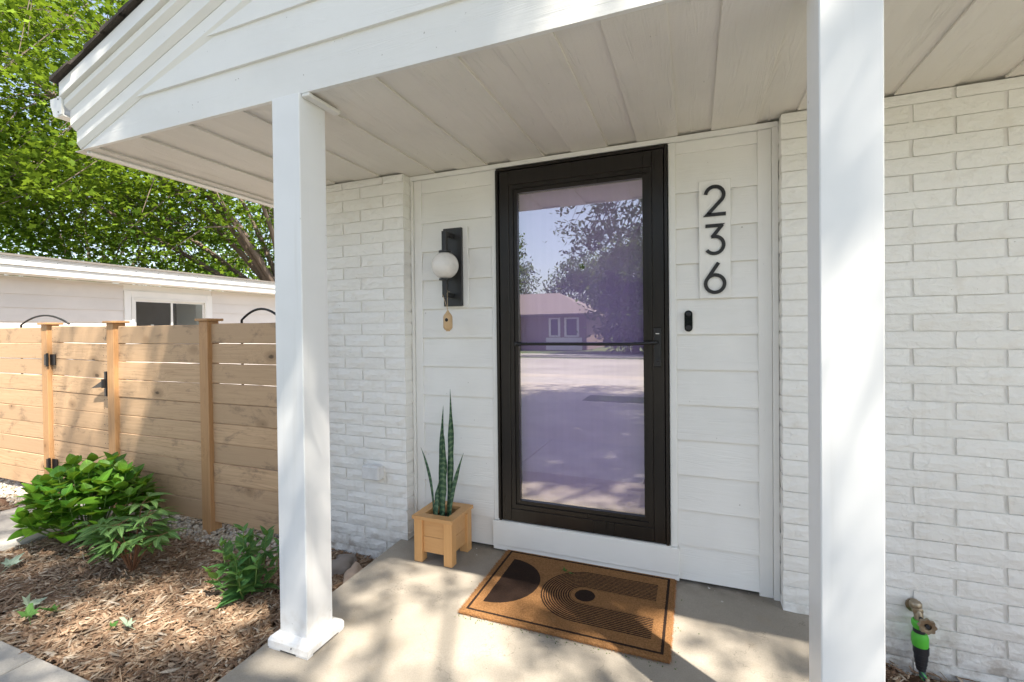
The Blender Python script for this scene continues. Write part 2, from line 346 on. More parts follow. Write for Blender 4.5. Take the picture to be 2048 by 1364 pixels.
# ------------------------------------------------------------------ mesh helpers
class MB:
    def __init__(s): s.v = []; s.f = []
    def add(s, vs, fs):
        o = len(s.v); s.v += [tuple(v) for v in vs]; s.f += [tuple(i+o for i in f) for f in fs]; return s
    def box(s, x0, x1, y0, y1, z0, z1, bev=0):
        if bev:
            b = min(bev, (x1-x0)*.4, (y1-y0)*.4, (z1-z0)*.4)
            vs = []
            for X in (0, 1):
                for Y in (0, 1):
                    for Z in (0, 1):
                        cx, cy, cz = (x0, x1)[X], (y0, y1)[Y], (z0, z1)[Z]; sx, sy, sz = (1, -1)[X], (1, -1)[Y], (1, -1)[Z]
                        vs += [(cx, cy+sy*b, cz+sz*b), (cx+sx*b, cy, cz+sz*b), (cx+sx*b, cy+sy*b, cz)]
            i = lambda X, Y, Z, k: (X*4+Y*2+Z)*3+k
            f = [(i(0,0,0,0), i(0,0,1,0), i(0,1,1,0), i(0,1,0,0)), (i(1,0,0,0), i(1,1,0,0), i(1,1,1,0), i(1,0,1,0)),
                 (i(0,0,0,1), i(1,0,0,1), i(1,0,1,1), i(0,0,1,1)), (i(0,1,0,1), i(0,1,1,1), i(1,1,1,1), i(1,1,0,1)),
                 (i(0,0,0,2), i(0,1,0,2), i(1,1,0,2), i(1,0,0,2)), (i(0,0,1,2), i(1,0,1,2), i(1,1,1,2), i(0,1,1,2))]
            for a in (0, 1):
                for c in (0, 1):
                    f += [(i(a,c,0,0), i(a,c,0,1), i(a,c,1,1), i(a,c,1,0)), (i(a,0,c,0), i(a,1,c,0), i(a,1,c,2), i(a,0,c,2)), (i(0,a,c,1), i(1,a,c,1), i(1,a,c,2), i(0,a,c,2))]
                    for e in (0, 1): f.append((i(a,c,e,0), i(a,c,e,1), i(a,c,e,2)))
            s.add(vs, f); return s
        s.add([(x, y, z) for x in (x0, x1) for y in (y0, y1) for z in (z0, z1)],
              [(0,1,3,2), (4,6,7,5), (0,4,5,1), (2,3,7,6), (0,2,6,4), (1,5,7,3)]); return s
    def tube(s, pts, rad, n=8, cap=True):
        pts = [Vector(p) for p in pts]; rr = rad if isinstance(rad, (list, tuple)) else [rad]*len(pts)
        o = len(s.v); up = Vector((0, 0, 1)); prev = None
        for i, p in enumerate(pts):
            t = (pts[min(i+1, len(pts)-1)]-pts[max(i-1, 0)]).normalized()
            if prev is None: a = t.orthogonal().normalized()
            else: a = (prev - t*prev.dot(t)).normalized() if (prev - t*prev.dot(t)).length > 1e-6 else t.orthogonal().normalized()
            prev = a; b = t.cross(a)
            for k in range(n):
                an = 2*math.pi*k/n; s.v.append(tuple(p+(a*math.cos(an)+b*math.sin(an))*rr[i]))
        for i in range(len(pts)-1):
            for k in range(n):
                s.f.append((o+i*n+k, o+i*n+(k+1) % n, o+(i+1)*n+(k+1) % n, o+(i+1)*n+k))
        if cap: s.f.append(tuple(o+k for k in range(n))[::-1]); s.f.append(tuple(o+(len(pts)-1)*n+k for k in range(n)))
        return s
    def lathe(s, c, prof, n=24, axis='z'):
        o = len(s.v)
        for r, h in prof:
            for k in range(n):
                a = 2*math.pi*k/n; q = (r*math.cos(a), r*math.sin(a), h)
                if axis == 'y': q = (q[0], -q[2], q[1])
                s.v.append((c[0]+q[0], c[1]+q[1], c[2]+q[2]))
        for i in range(len(prof)-1):
            for k in range(n): s.f.append((o+i*n+k, o+i*n+(k+1) % n, o+(i+1)*n+(k+1) % n, o+(i+1)*n+k))
        s.f.append(tuple(o+k for k in range(n))[::-1]); s.f.append(tuple(o+(len(prof)-1)*n+k for k in range(n)))
        return s
    def prism(s, poly, fn0, fn1):
        n = len(poly); o = len(s.v)
        s.v += [tuple(fn0(*p)) for p in poly]+[tuple(fn1(*p)) for p in poly]
        s.f += [(o+i, o+(i+1) % n, o+n+(i+1) % n, o+n+i) for i in range(n)]
        s.f.append(tuple(range(o, o+n))[::-1]); s.f.append(tuple(range(o+n, o+2*n))); return s
LOC = {}
def tag(o, label=None, cat=None, group=None, kind=None):
    for k, v in (('label', label), ('category', cat), ('group', group), ('kind', kind)):
        if v: o[k] = v
    return o
def empty(name, loc, label, cat, group=None):
    o = bpy.data.objects.new(name, None); COL.objects.link(o); o.location = loc; o.empty_display_size = .1
    LOC[o.name] = Vector(loc); return tag(o, label, cat, group)
def off(parent): return LOC.get(parent.name, Vector((0, 0, 0))) if parent else Vector((0, 0, 0))
def mesh_of(name, mb, mat, o=Vector((0, 0, 0)), smooth=False):
    me = bpy.data.meshes.new(name); me.from_pydata([(v[0]-o.x, v[1]-o.y, v[2]-o.z) for v in mb.v], [], mb.f)
    me.materials.append(mat); me.validate(); me.update()
    bm_fix(me)
    if smooth: me.shade_smooth() if smooth is True else me.set_sharp_from_angle(angle=R(smooth))
    return me
import bmesh
def bm_fix(me):
    b = bmesh.new(); b.from_mesh(me); bmesh.ops.recalc_face_normals(b, faces=b.faces); b.to_mesh(me); b.free()
def obj(name, mb, mat, parent=None, smooth=False, base=None, kind=None, label=None):
    """world-space builder -> one mesh object (child of parent, or with its origin at base)"""
    o = off(parent) if parent else (Vector(base) if base else Vector((0, 0, 0)))
    me = mesh_of(name, mb, mat, o, smooth)
    ob = bpy.data.objects.new(name, me); COL.objects.link(ob)
    if parent: ob.parent = parent; LOC[ob.name] = off(parent)
    else: ob.location = o; LOC[ob.name] = o
    if kind: ob['kind'] = kind
    if label: ob['label'] = label
    return ob
def piece(name, me, loc, parent, rot=None, scale=None):
    ob = bpy.data.objects.new(name, me); COL.objects.link(ob); ob.parent = parent
    ob.location = Vector(loc)-off(parent)
    if rot: ob.rotation_euler = rot
    if scale: ob.scale = scale
    return ob
def np_mesh(name, verts, faces, mat, var=None, smooth=False):
    """verts (N,3), faces (M,k) as numpy; var per-face value"""
    me = bpy.data.meshes.new(name); k = faces.shape[1]
    me.vertices.add(len(verts)); me.vertices.foreach_set('co', np.ascontiguousarray(verts, dtype=np.float32).ravel())
    me.loops.add(faces.size); me.loops.foreach_set('vertex_index', np.ascontiguousarray(faces, dtype=np.int32).ravel())
    me.polygons.add(len(faces)); me.polygons.foreach_set('loop_start', np.arange(0, faces.size, k, dtype=np.int32))
    me.update(calc_edges=True)
    if var is not None:
        a = me.attributes.new('var', 'FLOAT', 'FACE'); a.data.foreach_set('value', np.ascontiguousarray(var, dtype=np.float32))
    me.materials.append(mat)
    return me
def scatter(tmpl, faces, pos, rot, scl, jit=None):
    """instances of a template baked into arrays. rot (N,3,3), scl (N,) or (N,3)"""
    if scl.ndim == 1: scl = scl[:, None].repeat(3, 1)
    v = tmpl[None]*scl[:, None, :]
    if jit is not None: v = v+jit
    v = np.einsum('nij,nkj->nki', rot, v)+pos[:, None, :]
    n, k = v.shape[0], v.shape[1]
    f = faces[None]+(np.arange(n)*k)[:, None, None]
    return v.reshape(-1, 3), f.reshape(-1, faces.shape[1])
def rots(rng, n, tilt, yaw=None):
    """random yaw then tilt of the normal by a gaussian angle"""
    y = rng.uniform(0, 2*np.pi, n) if yaw is None else yaw
    t = rng.normal(0, tilt, n); p = rng.normal(0, tilt, n)
    cy, sy = np.cos(y), np.sin(y); ct, s_t = np.cos(t), np.sin(t); cp, sp = np.cos(p), np.sin(p); z = np.zeros(n); o = np.ones(n)
    Rz = np.stack([cy, -sy, z, sy, cy, z, z, z, o], 1).reshape(n, 3, 3)
    Rx = np.stack([o, z, z, z, ct, -s_t, z, s_t, ct], 1).reshape(n, 3, 3)
    Ry = np.stack([cp, z, sp, z, o, z, -sp, z, cp], 1).reshape(n, 3, 3)
    return Rz@Rx@Ry

# ================================================================== SETTING
GZ = -.06
def sheet(name, x0, x1, y0, y1, z, mat, kind='structure'):
    return obj(name, MB().box(x0, x1, y0, y1, z-.06, z), mat, kind=kind)
g = obj('ground', MB().add([(-400, -400, -.115), (400, -400, -.115), (400, 400, -.115), (-400, 400, -.115)], [(0, 1, 2, 3)]), m_lawn, kind='structure')
obj('mulch_bed', MB().box(-9, -.6, -1.36, -.0, -.3, -.085).box(1.62, 6, -1.36, -.0, -.3, -.095), m_mulchsoil, kind='structure')
# porch slab, sloping a little away from the wall
sl_ = MB().box(-.62, 1.60, -1.52, .05, -.25, .08, .012)
sl_.v = [(x-(.03 if x < 0 and y > -.5 else 0), y, z+(y*.014 if z > 0 else 0)) for x, y, z in sl_.v]
obj('porch_slab', sl_, m_slab, kind='structure')
SZ = lambda y: .08+y*.014
# front path of paving slabs, y < -1.38
path = bpy.data.objects.new('front_path', None); COL.objects.link(path); path['kind'] = 'structure'; LOC[path.name] = Vector((0, 0, 0))
x = 3.4; j = 0
cuts = [-12.2, -10.9, -9.6, -8.3, -7.0, -5.7, -4.35, -3.0, -1.64, -.64]
for a, b in zip(cuts[:-1], cuts[1:]):
    obj('paving_slab', MB().box(a+.004, b-.004, -3.2, -1.385, -.2, -.045+rnd.uniform(-.002, .002), .008), m_paver, path)
for a, b in ((-.636, .62), (.628, 1.9), (1.908, 3.2), (3.208, 4.6)):
    obj('paving_slab', MB().box(a, b, -3.2, -1.53, -.2, -.045, .008), m_paver, path)
# short walk to the gate
gw = bpy.data.objects.new('gate_walk', None); COL.objects.link(gw); gw['kind'] = 'structure'; LOC[gw.name] = Vector((0, 0, 0))
obj('paving_slab', MB().box(-4.13, -3.20, -1.377, -.33, -.2, -.047, .01), m_paver, gw)
obj('paving_slab', MB().box(-4.13, -3.20, -.322, .34, -.2, -.05, .01), m_paver, gw)
sheet('added_bounce_paving', -7.09, -1.35, .35, 12, -.055, m_bounce)  # unseen paving added to bounce warm light onto the garage
sheet('driveway', -4.2, 6.5, -9.2, -3.21, -.06, m_drive)
sheet('sidewalk', -60, 60, -10.6, -9.21, -.064, m_paver)
sheet('street', -120, 120, -19.5, -11.6, -.10, m_asph)
sheet('street_kerb', -60, 60, -19.75, -19.51, .0, m_paver)
sheet('street_kerb', -60, -4.2, -11.59, -11.4, -.0, m_paver)
sheet('driveway_apron', -4.19, 6.5, -11.55, -10.61, -.07, m_drive)
sheet('verge_grass', -60, -4.3, -11.39, -10.61, -.055, m_lawn)
sheet('verge_grass', -1.0, 1.6, -7.25, -6.5, -.052, m_lawn)
sheet('far_sidewalk', -60, 60, -22.6, -21.4, -.05, m_paver)

# ================================================================== HOUSE
house = empty('house', (0, .3, 0), 'white painted brick house with gabled porch and dark bronze storm door numbered 236', 'house')
CT = .072; ZT = 2.281
def brick_variants(L, H=.0695, D=.06, n=6, relief=1.0):
    out = []
    for k in range(n):
        r = random.Random(k*11+int(L*1000)); mb = MB(); nx, nz = max(2, round(L/.055)), 2
        gv = {}
        for i in range(nx+1):
            for jz in range(nz+1):
                edge = i in (0, nx) or jz in (0, nz)
                y = -(r.uniform(.001, .004) if edge else r.uniform(.004, .010))*relief-(1-relief)*.004
                xx = L*i/nx; zz = H*jz/nz
                if 0 < i < nx: xx += r.uniform(-.007, .007)
                if 0 < jz < nz: zz += r.uniform(-.006, .006)
                if jz in (0, nz): zz += r.uniform(-.0012, .0012)
                if i in (0, nx): xx += r.uniform(-.002, .002)
                gv[i, jz] = len(mb.v); mb.v.append((xx, y, zz))
        for i in range(nx):
            for jz in range(nz):
                mb.f.append((gv[i, jz], gv[i+1, jz], gv[i+1, jz+1], gv[i, jz+1]))
        ring = [gv[i, 0] for i in range(nx+1)]+[gv[nx, jz] for jz in range(1, nz+1)]+[gv[i, nz] for i in range(nx-1, -1, -1)]+[gv[0, jz] for jz in range(nz-1, 0, -1)]
        o = len(mb.v); mb.v += [(mb.v[q][0], D, mb.v[q][2]) for q in ring]
        for a in range(len(ring)):
            b = (a+1) % len(ring); mb.f.append((ring[b], ring[a], o+a, o+b))
        mb.f.append(tuple(range(o, o+len(ring))))
        out.append(mesh_of('brick', mb, m_brick))
    return out
_bv = {}
def bricks(wall, x0, x1, joints_even, joints_odd, pitch, gap, ztop, zbot, y, relief):
    zi = 0; z = ZT
    kk = -1
    while True:
        zt = ZT-CT*kk; zb = zt-CT
        if zb < zbot: break
        base = joints_even if kk % 2 == 0 else joints_odd
        js = []; q = base
        while q > x0+.02: q -= pitch
        while q < x1+pitch:
            js.append(q); q += pitch
        js = [x0-gap/2]+[q for q in js if x0+.03 < q < x1-.03]+[x1+gap/2]
        for a, b in zip(js[:-1], js[1:]):
            L = round(b-a-gap, 2)
            if L < .02: continue
            vs = _bv.get((L, relief)) or _bv.setdefault((L, relief), brick_variants(L, n=6 if L > .2 else 3, relief=relief))
            top = min(zt, ztop)
            g2 = rnd.uniform(-.003, .003)
            sc = (b-a-gap+g2)/L
            piece('brick', rnd.choice(vs), (a+gap/2, y-rnd.uniform(0, .0035), zb+.0012), wall, scale=(sc, 1, min(1, (top-zb-.004)/.0695)))
        kk += 1
# mortar backing behind bricks is the wall part itself
wl = obj('brick_wall', MB().box(-1.32, -.590, -.0965, .3, -.3, 2.328), m_mortar, house)
wr = obj('brick_wall', MB().box(1.435, 4.6, -.0972, .3, -.3, 2.328), m_mortar, house)
bricks(wl, -1.325, -.5865, -.908, -.735, .313, .013, 2.328, -.12, -.1, 1.0)
bricks(wr, 1.432, 2.95, 1.902, 2.041, .2965, .014, 2.328, -.14, -.1, .65)
# brick ends at the recess, both sides
def ends(wall, x, sgn):
    kk = -1
    while True:
        zt = ZT-CT*kk; zb = zt-CT
        if zb < -.12: break
        mb = MB(); x0, x1 = (x-.012, x+.0035) if sgn > 0 else (x-.0035, x+.012)
        j_ = rnd.uniform(-.002, .002)
        mb.box(x0+j_, x1+j_, -.097, -.012, zb+.004, min(zb+.066, 2.326), .004); obj('brick_end', mb, m_brick, wall)
        kk += 1
ends(wl, -.590, 1); ends(wr, 1.435, -1)
# back wall and other walls of the house shell
obj('house_shell', MB().box(-1.32, -.60, .31, 7, -.3, 2.6).box(-.59, -.05, .06, .3, -.1, 2.328).box(.98, 1.434, .06, .3, -.1, 2.328).box(-.59, 1.434, .20, .3, -.1, 2.5), m_mortar, house)
# --- siding recess
sd = obj('siding_wall', MB().box(-.588, -.04, .012, .058, .078, 2.328).box(.978, 1.432, .012, .058, .078, 2.328), m_dark, house, label='white lap siding beside the door')
def lap(x0, x1, zs):
    for zb, zt in zs:
        mb = MB(); t = .016
        mb.add([(x0, -t, zb), (x1, -t, zb), (x1, .0, zt+.012), (x0, .0, zt+.012), (x0, .012, zb), (x1, .012, zb), (x1, .012, zt+.012), (x0, .012, zt+.012)],
               [(0,1,2,3), (5,4,7,6), (0,4,5,1), (3,2,6,7), (0,3,7,4), (1,5,6,2)])
        ob = obj('siding_board', mb, m_siding, sd)
E_ = .1772; z0 = 1.3234
zs = [.098]+[z0-E_*k for k in range(6, -1, -1)]+[z0+E_*k for k in range(1, 5)]+[2.211]
lap(-.516, -.036, list(zip(zs[:-1], zs[1:])))
z0 = 1.3356; zs = [.096]+[z0-E_*k for k in range(6, -1, -1)]+[z0+E_*k for k in range(1, 5)]+[2.235]
lap(.976, 1.347, list(zip(zs[:-1], zs[1:])))
tr = lambda *a, m=m_trimz, n='trim_board', lab=None: obj(n, MB().box(*a, .0015), m, sd, label=lab)
tr(-.566, -.514, -.016, .011, .085, 2.300); tr(-.584, -.568, -.030, .011, .085, 2.300, n='corner_bead')
tr(1.346, 1.404, -.017, .011, .07, 2.300); tr(1.405, 1.430, -.032, .011, .07, 2.300, n='corner_bead')
tr(-.5125, -.0375, -.013, .0115, 2.219, 2.300, m=m_trimx, n='head_board'); tr(.978, 1.3455, -.013, .0115, 2.243, 2.300, m=m_trimx, n='head_board')
tr(-.586, 1.431, -.030, .0115, 2.3015, 2.327, m=m_trimx, n='ceiling_trim')
# --- storm door, its frame and the front door behind it
DB, DT, DW = .262, 2.296, .939
dfr = obj('door_frame', MB().box(-.037, -.004, -.022, .05, DB-.006, 2.3005, .003).box(DW+.004, DW+.039, -.022, .05, DB-.006, 2.3005, .003), m_trimz, house, label='white moulding around the storm door')
obj('sill_board', MB().box(-.042, .986, -.040, .05, .118, DB-.006, .003), m_trimx, dfr); obj('sill_board', MB().box(-.040, .984, -.033, .05, .089, .1165, .002), m_trimx, dfr)
obj('threshold', MB().box(-.004, DW+.004, -.036, .05, DB-.005, DB-.001), m_metalwhite, dfr)
sdoor = obj('storm_door', MB().box(0, .014, -.034, .04, DB, DT).box(DW-.014, DW, -.034, .04, DB, DT).box(.0145, DW-.0145, -.034, .04, DT-.016, DT), m_bronze, house, label='dark bronze full glass storm door')
GX0, GX1, GZ0, GZ1 = .123, .816, .385, 2.146
yd = -.028
def rail(n, x0, x1, z0, z1, y=yd): return obj(n, MB().box(x0, x1, y, .03, z0, z1, .002), m_bronze, sdoor)
rail('stile', .0175, .075, DB+.002, DT-.018); rail('stile', DW-.075, DW-.0175, DB+.002, DT-.018)
rail('rail', .0752, DW-.0752, DB+.002, DB+.074); rail('rail', .0752, DW-.0752, DT-.100, DT-.018)
# inner stepped beads around the glass, mitred rings
def ring(n, x0, x1, z0, z1, w, ya, yb):
    mb = MB()
    for q in ([(x0, z0), (x1, z0), (x1-w, z0+w), (x0+w, z0+w)], [(x0, z1), (x0+w, z1-w), (x1-w, z1-w), (x1, z1)], [(x0, z0), (x0+w, z0+w), (x0+w, z1-w), (x0, z1)], [(x1, z0), (x1, z1), (x1-w, z1-w), (x1-w, z0+w)]):
        mb.prism(q, lambda a, b: (a, ya, b), lambda a, b: (a, yb, b))
    return obj(n, mb, m_bronze, sdoor)
ring('glass_bead', .0765, DW-.0765, DB+.0755, DT-.1015, .0235, yd+.005, .028)
ring('glass_bead', .1005, DW-.1005, DB+.0995, DT-.1255, .0225, yd+.014, .027)
obj('glass_pane', MB().add([(GX0-.01, 0, GZ0-.01), (GX1+.01, 0, GZ0-.01), (GX1+.01, 0, GZ1+.01), (GX0-.01, 0, GZ1+.01)], [(0, 1, 2, 3)]), m_glass, sdoor)
hz = 1.286
obj('handle_bar', MB().tube([(.112, -.034, hz), (.70, -.040, hz), (.76, -.046, hz+.001), (.81, -.064, hz+.004), (.85, -.070, hz+.008), (.884, -.060, hz+.010), (.886, -.040, hz+.010)], .0085, 10).box(.106, .122, -.044, -.02, hz-.012, hz+.012, .003), m_black, sdoor, 40)
obj('latch_plate', MB().box(.868, .906, -.042, -.028, 1.170, 1.372, .004).lathe((.888, -.042, 1.205), [(.008, 0), (.008, .004), (.003, .006)], 12, 'y').box(.876, .898, -.0435, -.042, 1.352, 1.358), m_black, sdoor)
obj('latch_badge', MB().box(.879, .897, -.0440, -.0422, 1.338, 1.342), m_metalwhite, sdoor)
for z in (2.06, 1.95, 1.33, 1.22, .62, .5):
    obj('hinge_screw', MB().lathe((.008, -.0345, z), [(.0028, 0), (.0022, .002)], 8, 'y'), m_metalwhite, sdoor)
obj('hinge', MB().box(-.003, .012, -.041, -.0343, DB+.01, DT-.01, .003), m_bronze, sdoor)
fdoor = obj('front_door', MB().box(.02, DW-.02, .06, .105, DB, DT), m_lav, house, label='lavender front door behind the storm glass')
obj('peephole', MB().lathe((.482, .0595, 1.716), [(.015, 0), (.015, .006), (.009, .008)], 16, 'y'), m_black, fdoor, 40)
obj('door_jamb', MB().box(-.003, .0195, .042, .19, DB, 2.3).box(DW-.0195, DW+.003, .042, .19, DB, 2.3), m_trimz, dfr)

# --- soffit, recessed planks and raised planks running front to back
SB = -1.055
sof = obj('soffit', MB().box(-1.88, 5.0, SB+.0125, 0.058, 2.343, 2.352).box(-1.88, -1.322, .0585, 3.4, 2.343, 2.352), m_soffit, house)
edges = [-1.81+.3502*k for k in range(-1, 14)]
for e in edges:
    y1 = 3.4 if e < -1.25 else (-.004 if e > -.5 and e < 1.6 else -.1)
    x0, x1 = e-.198, e
    x0 = max(x0, -1.878)
    if x1-x0 > .03: 
        obj('soffit_board', MB().box(x0, x1, SB+.0125, y1, 2.330, 2.3395, .0012), m_soffit, sof)
    if e+.151 < 4.9:
        yy = 3.4 if e < -1.25 else .0
        obj('soffit_board', MB().box(max(e-.006, -1.877), e+.1585, SB+.0125, yy, 2.3398, 2.3425), m_soffit, sof)
# --- beam and gable of boards
SLP = .340
XL = -1.90
zr = lambda x: 2.334+SLP*(x-XL)            # inner rake line
XP = 1.55                                    # ridge
gab = obj('gable', MB().add([(XL+.02, -1.0, 2.34), (XP, -1.0, 2.34), (XP, -1.0, zr(XP)), (2*XP-XL-.02, -1.0, 2.34)], [(0, 1, 2), (1, 3, 2)]), m_dark, house, label='white gable of wide horizontal boards')
zb = 2.330; n = 0
while zb < zr(XP)-.02:
    zt = zb+(.176 if n == 0 else .170)
    fx = lambda z: XL+(z-2.347)/SLP-.02
    a0 = max(fx(zb), XL+.0); a1 = max(fx(zt+.012), XL+.0)
    t = .018 if n else .0
    yb, yt = -1.062-t*.75, -1.060+(-.004 if n else 0)
    b0, b1 = 2*XP-a0, 2*XP-a1
    if a1 > XP: a1 = XP; b1 = XP
    mb = MB(); zt2 = zt+.012 if n else zt+.0
    if n == 0: a0 = XL+.0; a1 = XL+.0; zt2 = zt+.004; b0 = b1 = 2*XP-XL
    poly = [(a0, yb, zb), (b0, yb, zb), (b1, yt, zt2), (a1, yt, zt2), (a0, yb+.06, zb), (b0, yb+.06, zb), (b1, yt+.05, zt2), (a1, yt+.05, zt2)]
    if n == 0:                               # beam fascia, cut along the rake at its ends
        xa = XL; xb = fx(zt2)+.02
        poly = [(xa, yb, zb), (2*XP-xa, yb, zb), (2*XP-xb, yb, zt2), (xb, yb, zt2), (xa, yb+.018, zb), (2*XP-xa, yb+.018, zb), (2*XP-xb, yb+.018, zt2), (xb, yb+.018, zt2)]
    mb.add(poly, [(0,1,2,3), (5,4,7,6), (0,4,5,1), (3,2,6,7), (0,3,7,4), (1,5,6,2)])
    obj('gable_board' if n else 'beam_board', mb, m_siding, gab)
    zb = zt; n += 1
# --- rake: stacked boards, each prouder than the one below (profile v = height above the inner line, y)
prof = [[(-.006, -1.04), (.000, -1.066), (.024, -1.082), (.029, -1.082), (.029, -1.04)],
        [(.034, -1.04), (.034, -1.078), (.090, -1.078), (.090, -1.04)],
        [(.0915, -1.04), (.0915, -1.080), (.112, -1.102), (.188, -1.102), (.188, -1.04)],
        [(.1895, -1.04), (.1895, -1.103), (.208, -1.124), (.238, -1.124), (.238, -1.04)],
        [(.2415, -1.04), (.2415, -1.118), (.246, -1.142), (.315, -1.142), (.315, -1.04)]]
names = ['rake_moulding', 'rake_board', 'rake_board', 'rake_board', 'rake_fascia']
mats_ = [m_trimx, m_trimx, m_trimx, m_trimx, m_metalwhite]
rk = obj('rake', MB().add([(XL-.02, -1.045, 2.335), (XP, -1.045, zr(XP)), (XP, -1.045, zr(XP)+.31), (XL-.005, -1.045, 2.335+.30)], [(0, 1, 2, 3)]), m_dark, house)
starts = [XL-.005, XL-.010, XL-.014, XL-.018, XL-.022]
for p, nm, mm, xs in zip(prof, names, mats_, starts):
    for sgn in (1, -1):
        X0, X1 = (xs, XP) if sgn > 0 else (2*XP-xs, XP)
        h0 = zr(xs); h1 = zr(XP)
        obj(nm, MB().prism(p, lambda v, y: (X0, y, h0+v), lambda v, y: (X1, y, h1+v)), mm, rk)
# drip edge, thin
# --- roof deck and shingles
rf = obj('roof', MB().prism([(.3175, -1.138), (.3175, 6.0), (.329, 6.0), (.329, -1.138)], lambda v, y: (XL-.05, y, zr(XL-.05)+v), lambda v, y: (XP, y, zr(XP)+v))
         .prism([(.3175, -1.138), (.3175, 6.0), (.329, 6.0), (.329, -1.138)], lambda v, y: (2*XP-XL+.05, y, zr(XL-.05)+v), lambda v, y: (XP, y, zr(XP)+v)), m_dark, house)
for side in (1, -1):
    k = 0; xs = XL-.055
    while xs < XP-.02:
        xe = min(xs+.16, XP)
        q = lambda x: x if side > 0 else 2*XP-x
        jj = rnd.uniform(-.008, .008)
        mb = MB()
        ya, yb_ = -1.160+jj, 6.02
        mb.add([(q(xs), ya, zr(xs)+.353), (q(xe), ya, zr(xe)+.341), (q(xe), yb_, zr(xe)+.341), (q(xs), yb_, zr(xs)+.353),
                (q(xs), ya, zr(xs)+.3305), (q(xe), ya, zr(xe)+.3305), (q(xe), yb_, zr(xe)+.3305), (q(xs), yb_, zr(xs)+.3305)],
               [(0,1,2,3), (4,7,6,5), (0,4,5,1), (2,6,7,3), (0,3,7,4), (1,5,6,2)])
        obj('shingle_course', mb, m_shingle, rf); xs += .14; k += 1
# --- left eave: fascia, soffit edge strip and gutter
ev = obj('eave', MB().box(-1.925, -1.90, -1.03, 6.0, 2.322, 2.61, .002).box(-1.8985, -1.880, -1.03, 6.0, 2.322, 2.338, .002), m_metalwhite, house)
gx = -1.9235
gp = [(0, .0), (-.065, .0), (-.085, .012), (-.092, .035), (-.108, .066), (-.112, .100), (-.106, .104), (-.102, .098), (-.098, .068), (-.084, .042), (-.076, .018), (-.062, .006), (0, .006)]
G0, G1 = (gx-.003, 2.415), None
mb = MB().prism(gp, lambda a, b: (gx-.003+a, -1.12, 2.485+b), lambda a, b: (gx-.003+a, 6.0, 2.485+b))
gt_ = obj('gutter', mb, m_metalwhite, house)
cap = [(0, 0), (-.065, .0), (-.085, .012), (-.092, .035), (-.108, .066), (-.112, .100), (0, .100)]
obj('gutter_end', MB().prism(cap, lambda a, b: (gx-.003+a, -1.127, 2.485+b), lambda a, b: (gx-.003+a, -1.121, 2.485+b)).box(gx-.042, gx-.002, -1.132, -1.1275, 2.490, 2.586), m_metalwhite, gt_)
for z in (2.505, 2.57): obj('rivet', MB().lathe((gx-.03, -1.1322, z), [(.004, 0), (.003, .002)], 8, 'y'), m_iron, gt_)
# --- porch columns (wrapped posts)
def column(x0, x1, y0, y1, label):
    zb = SZ(y0)+.002
    c = obj('porch_column', MB().box(x0, x1, y0, y1, zb, 2.3295, .003), m_column, house, label=label)
    w = .036
    for k, (a, b, e, f) in enumerate(((x0-w, x1+w, y0-w, y0-.001), (x0-w, x1+w, y1+.001, y1+w), (x0-w, x0-.001, y0, y1), (x1+.001, x1+w, y0, y1))):
        mb = MB()
        # chamfered base trim with small feet at the corners
        pr = [(0, .0), (w-.004, 0), (w-.004, .026), (w-.010, .038), (.006, .050), (0, .050)]
        if k == 0: mb.prism(pr, lambda p, q: (x0-p*1, y0-.0005-p, zb+.008+q), lambda p, q: (x1+p, y0-.0005-p, zb+.008+q)); mb.box(x0-w+.006, x0+.03, y0-w+.006, y0, zb-.001, zb+.0075).box(x1-.03, x1+w-.006, y0-w+.006, y0, zb-.001, zb+.0075)
        if k == 1: mb.prism(pr, lambda p, q: (x0-p, y1+.0005+p, zb+.008+q), lambda p, q: (x1+p, y1+.0005+p, zb+.008+q)); mb.box(x0-w+.006, x0+.03, y1, y1+w-.006, zb-.001, zb+.0075).box(x1-.03, x1+w-.006, y1, y1+w-.006, zb-.001, zb+.0075)
        if k == 2: mb.prism(pr, lambda p, q: (x0-.0005-p, y0-p, zb+.008+q), lambda p, q: (x0-.0005-p, y1+p, zb+.008+q))
        if k == 3: mb.prism(pr, lambda p, q: (x1+.0005+p, y0-p, zb+.008+q), lambda p, q: (x1+.0005+p, y1+p, zb+.008+q))
        obj('base_trim', mb, m_column, c)
    obj('trim_screw', MB().lathe((x1-.05, y0-w+.0015, zb+.028), [(.003, 0), (.002, .002)], 8, 'y'), m_iron, c)
    # fixing block at the head, where the post meets the soffit
    obj('head_block', MB().box(x1+.002, x1+.040, y0+.012, y1+.05, 2.314, 2.3288, .003), m_trimx, c)
    return c
column(-.552, -.405, -1.075, -.932, 'white square porch column with chamfered base left of the doormat')
column(1.368, 1.507, -1.075, -.932, 'white square porch column in front of the right brick wall')

# ================================================================== THINGS ON THE WALL
# wall lamp
lt = empty('wall_lamp', (-.285, -.02, 1.514), 'black bracket wall lamp with round white globe left of the door', 'lamp')
obj('mounting_board', MB().box(-.352, -.190, -.024, -.0115, 1.505, 1.985, .002), m_trimz, lt)
obj('back_plate', MB().box(-.346, -.222, -.044, -.0245, 1.512, 1.980, .002), m_lampblack, lt)
obj('bracket', MB().box(-.298, -.270, -.146, -.118, 1.560, 1.944, .0015).box(-.297, -.271, -.1175, -.0445, 1.917, 1.943, .0015).box(-.297, -.271, -.1175, -.0445, 1.561, 1.587, .0015), m_lampblack, lt)
gl_ = MB()
gr = .079; gc = (-.284, -.132, 1.745)
gl_.lathe(gc, [(gr*math.sin(a), -gr*math.cos(a)) for a in [math.pi*(.03+.94*i/18) for i in range(19)]], 32)
obj('globe', gl_, m_globe, lt, True)
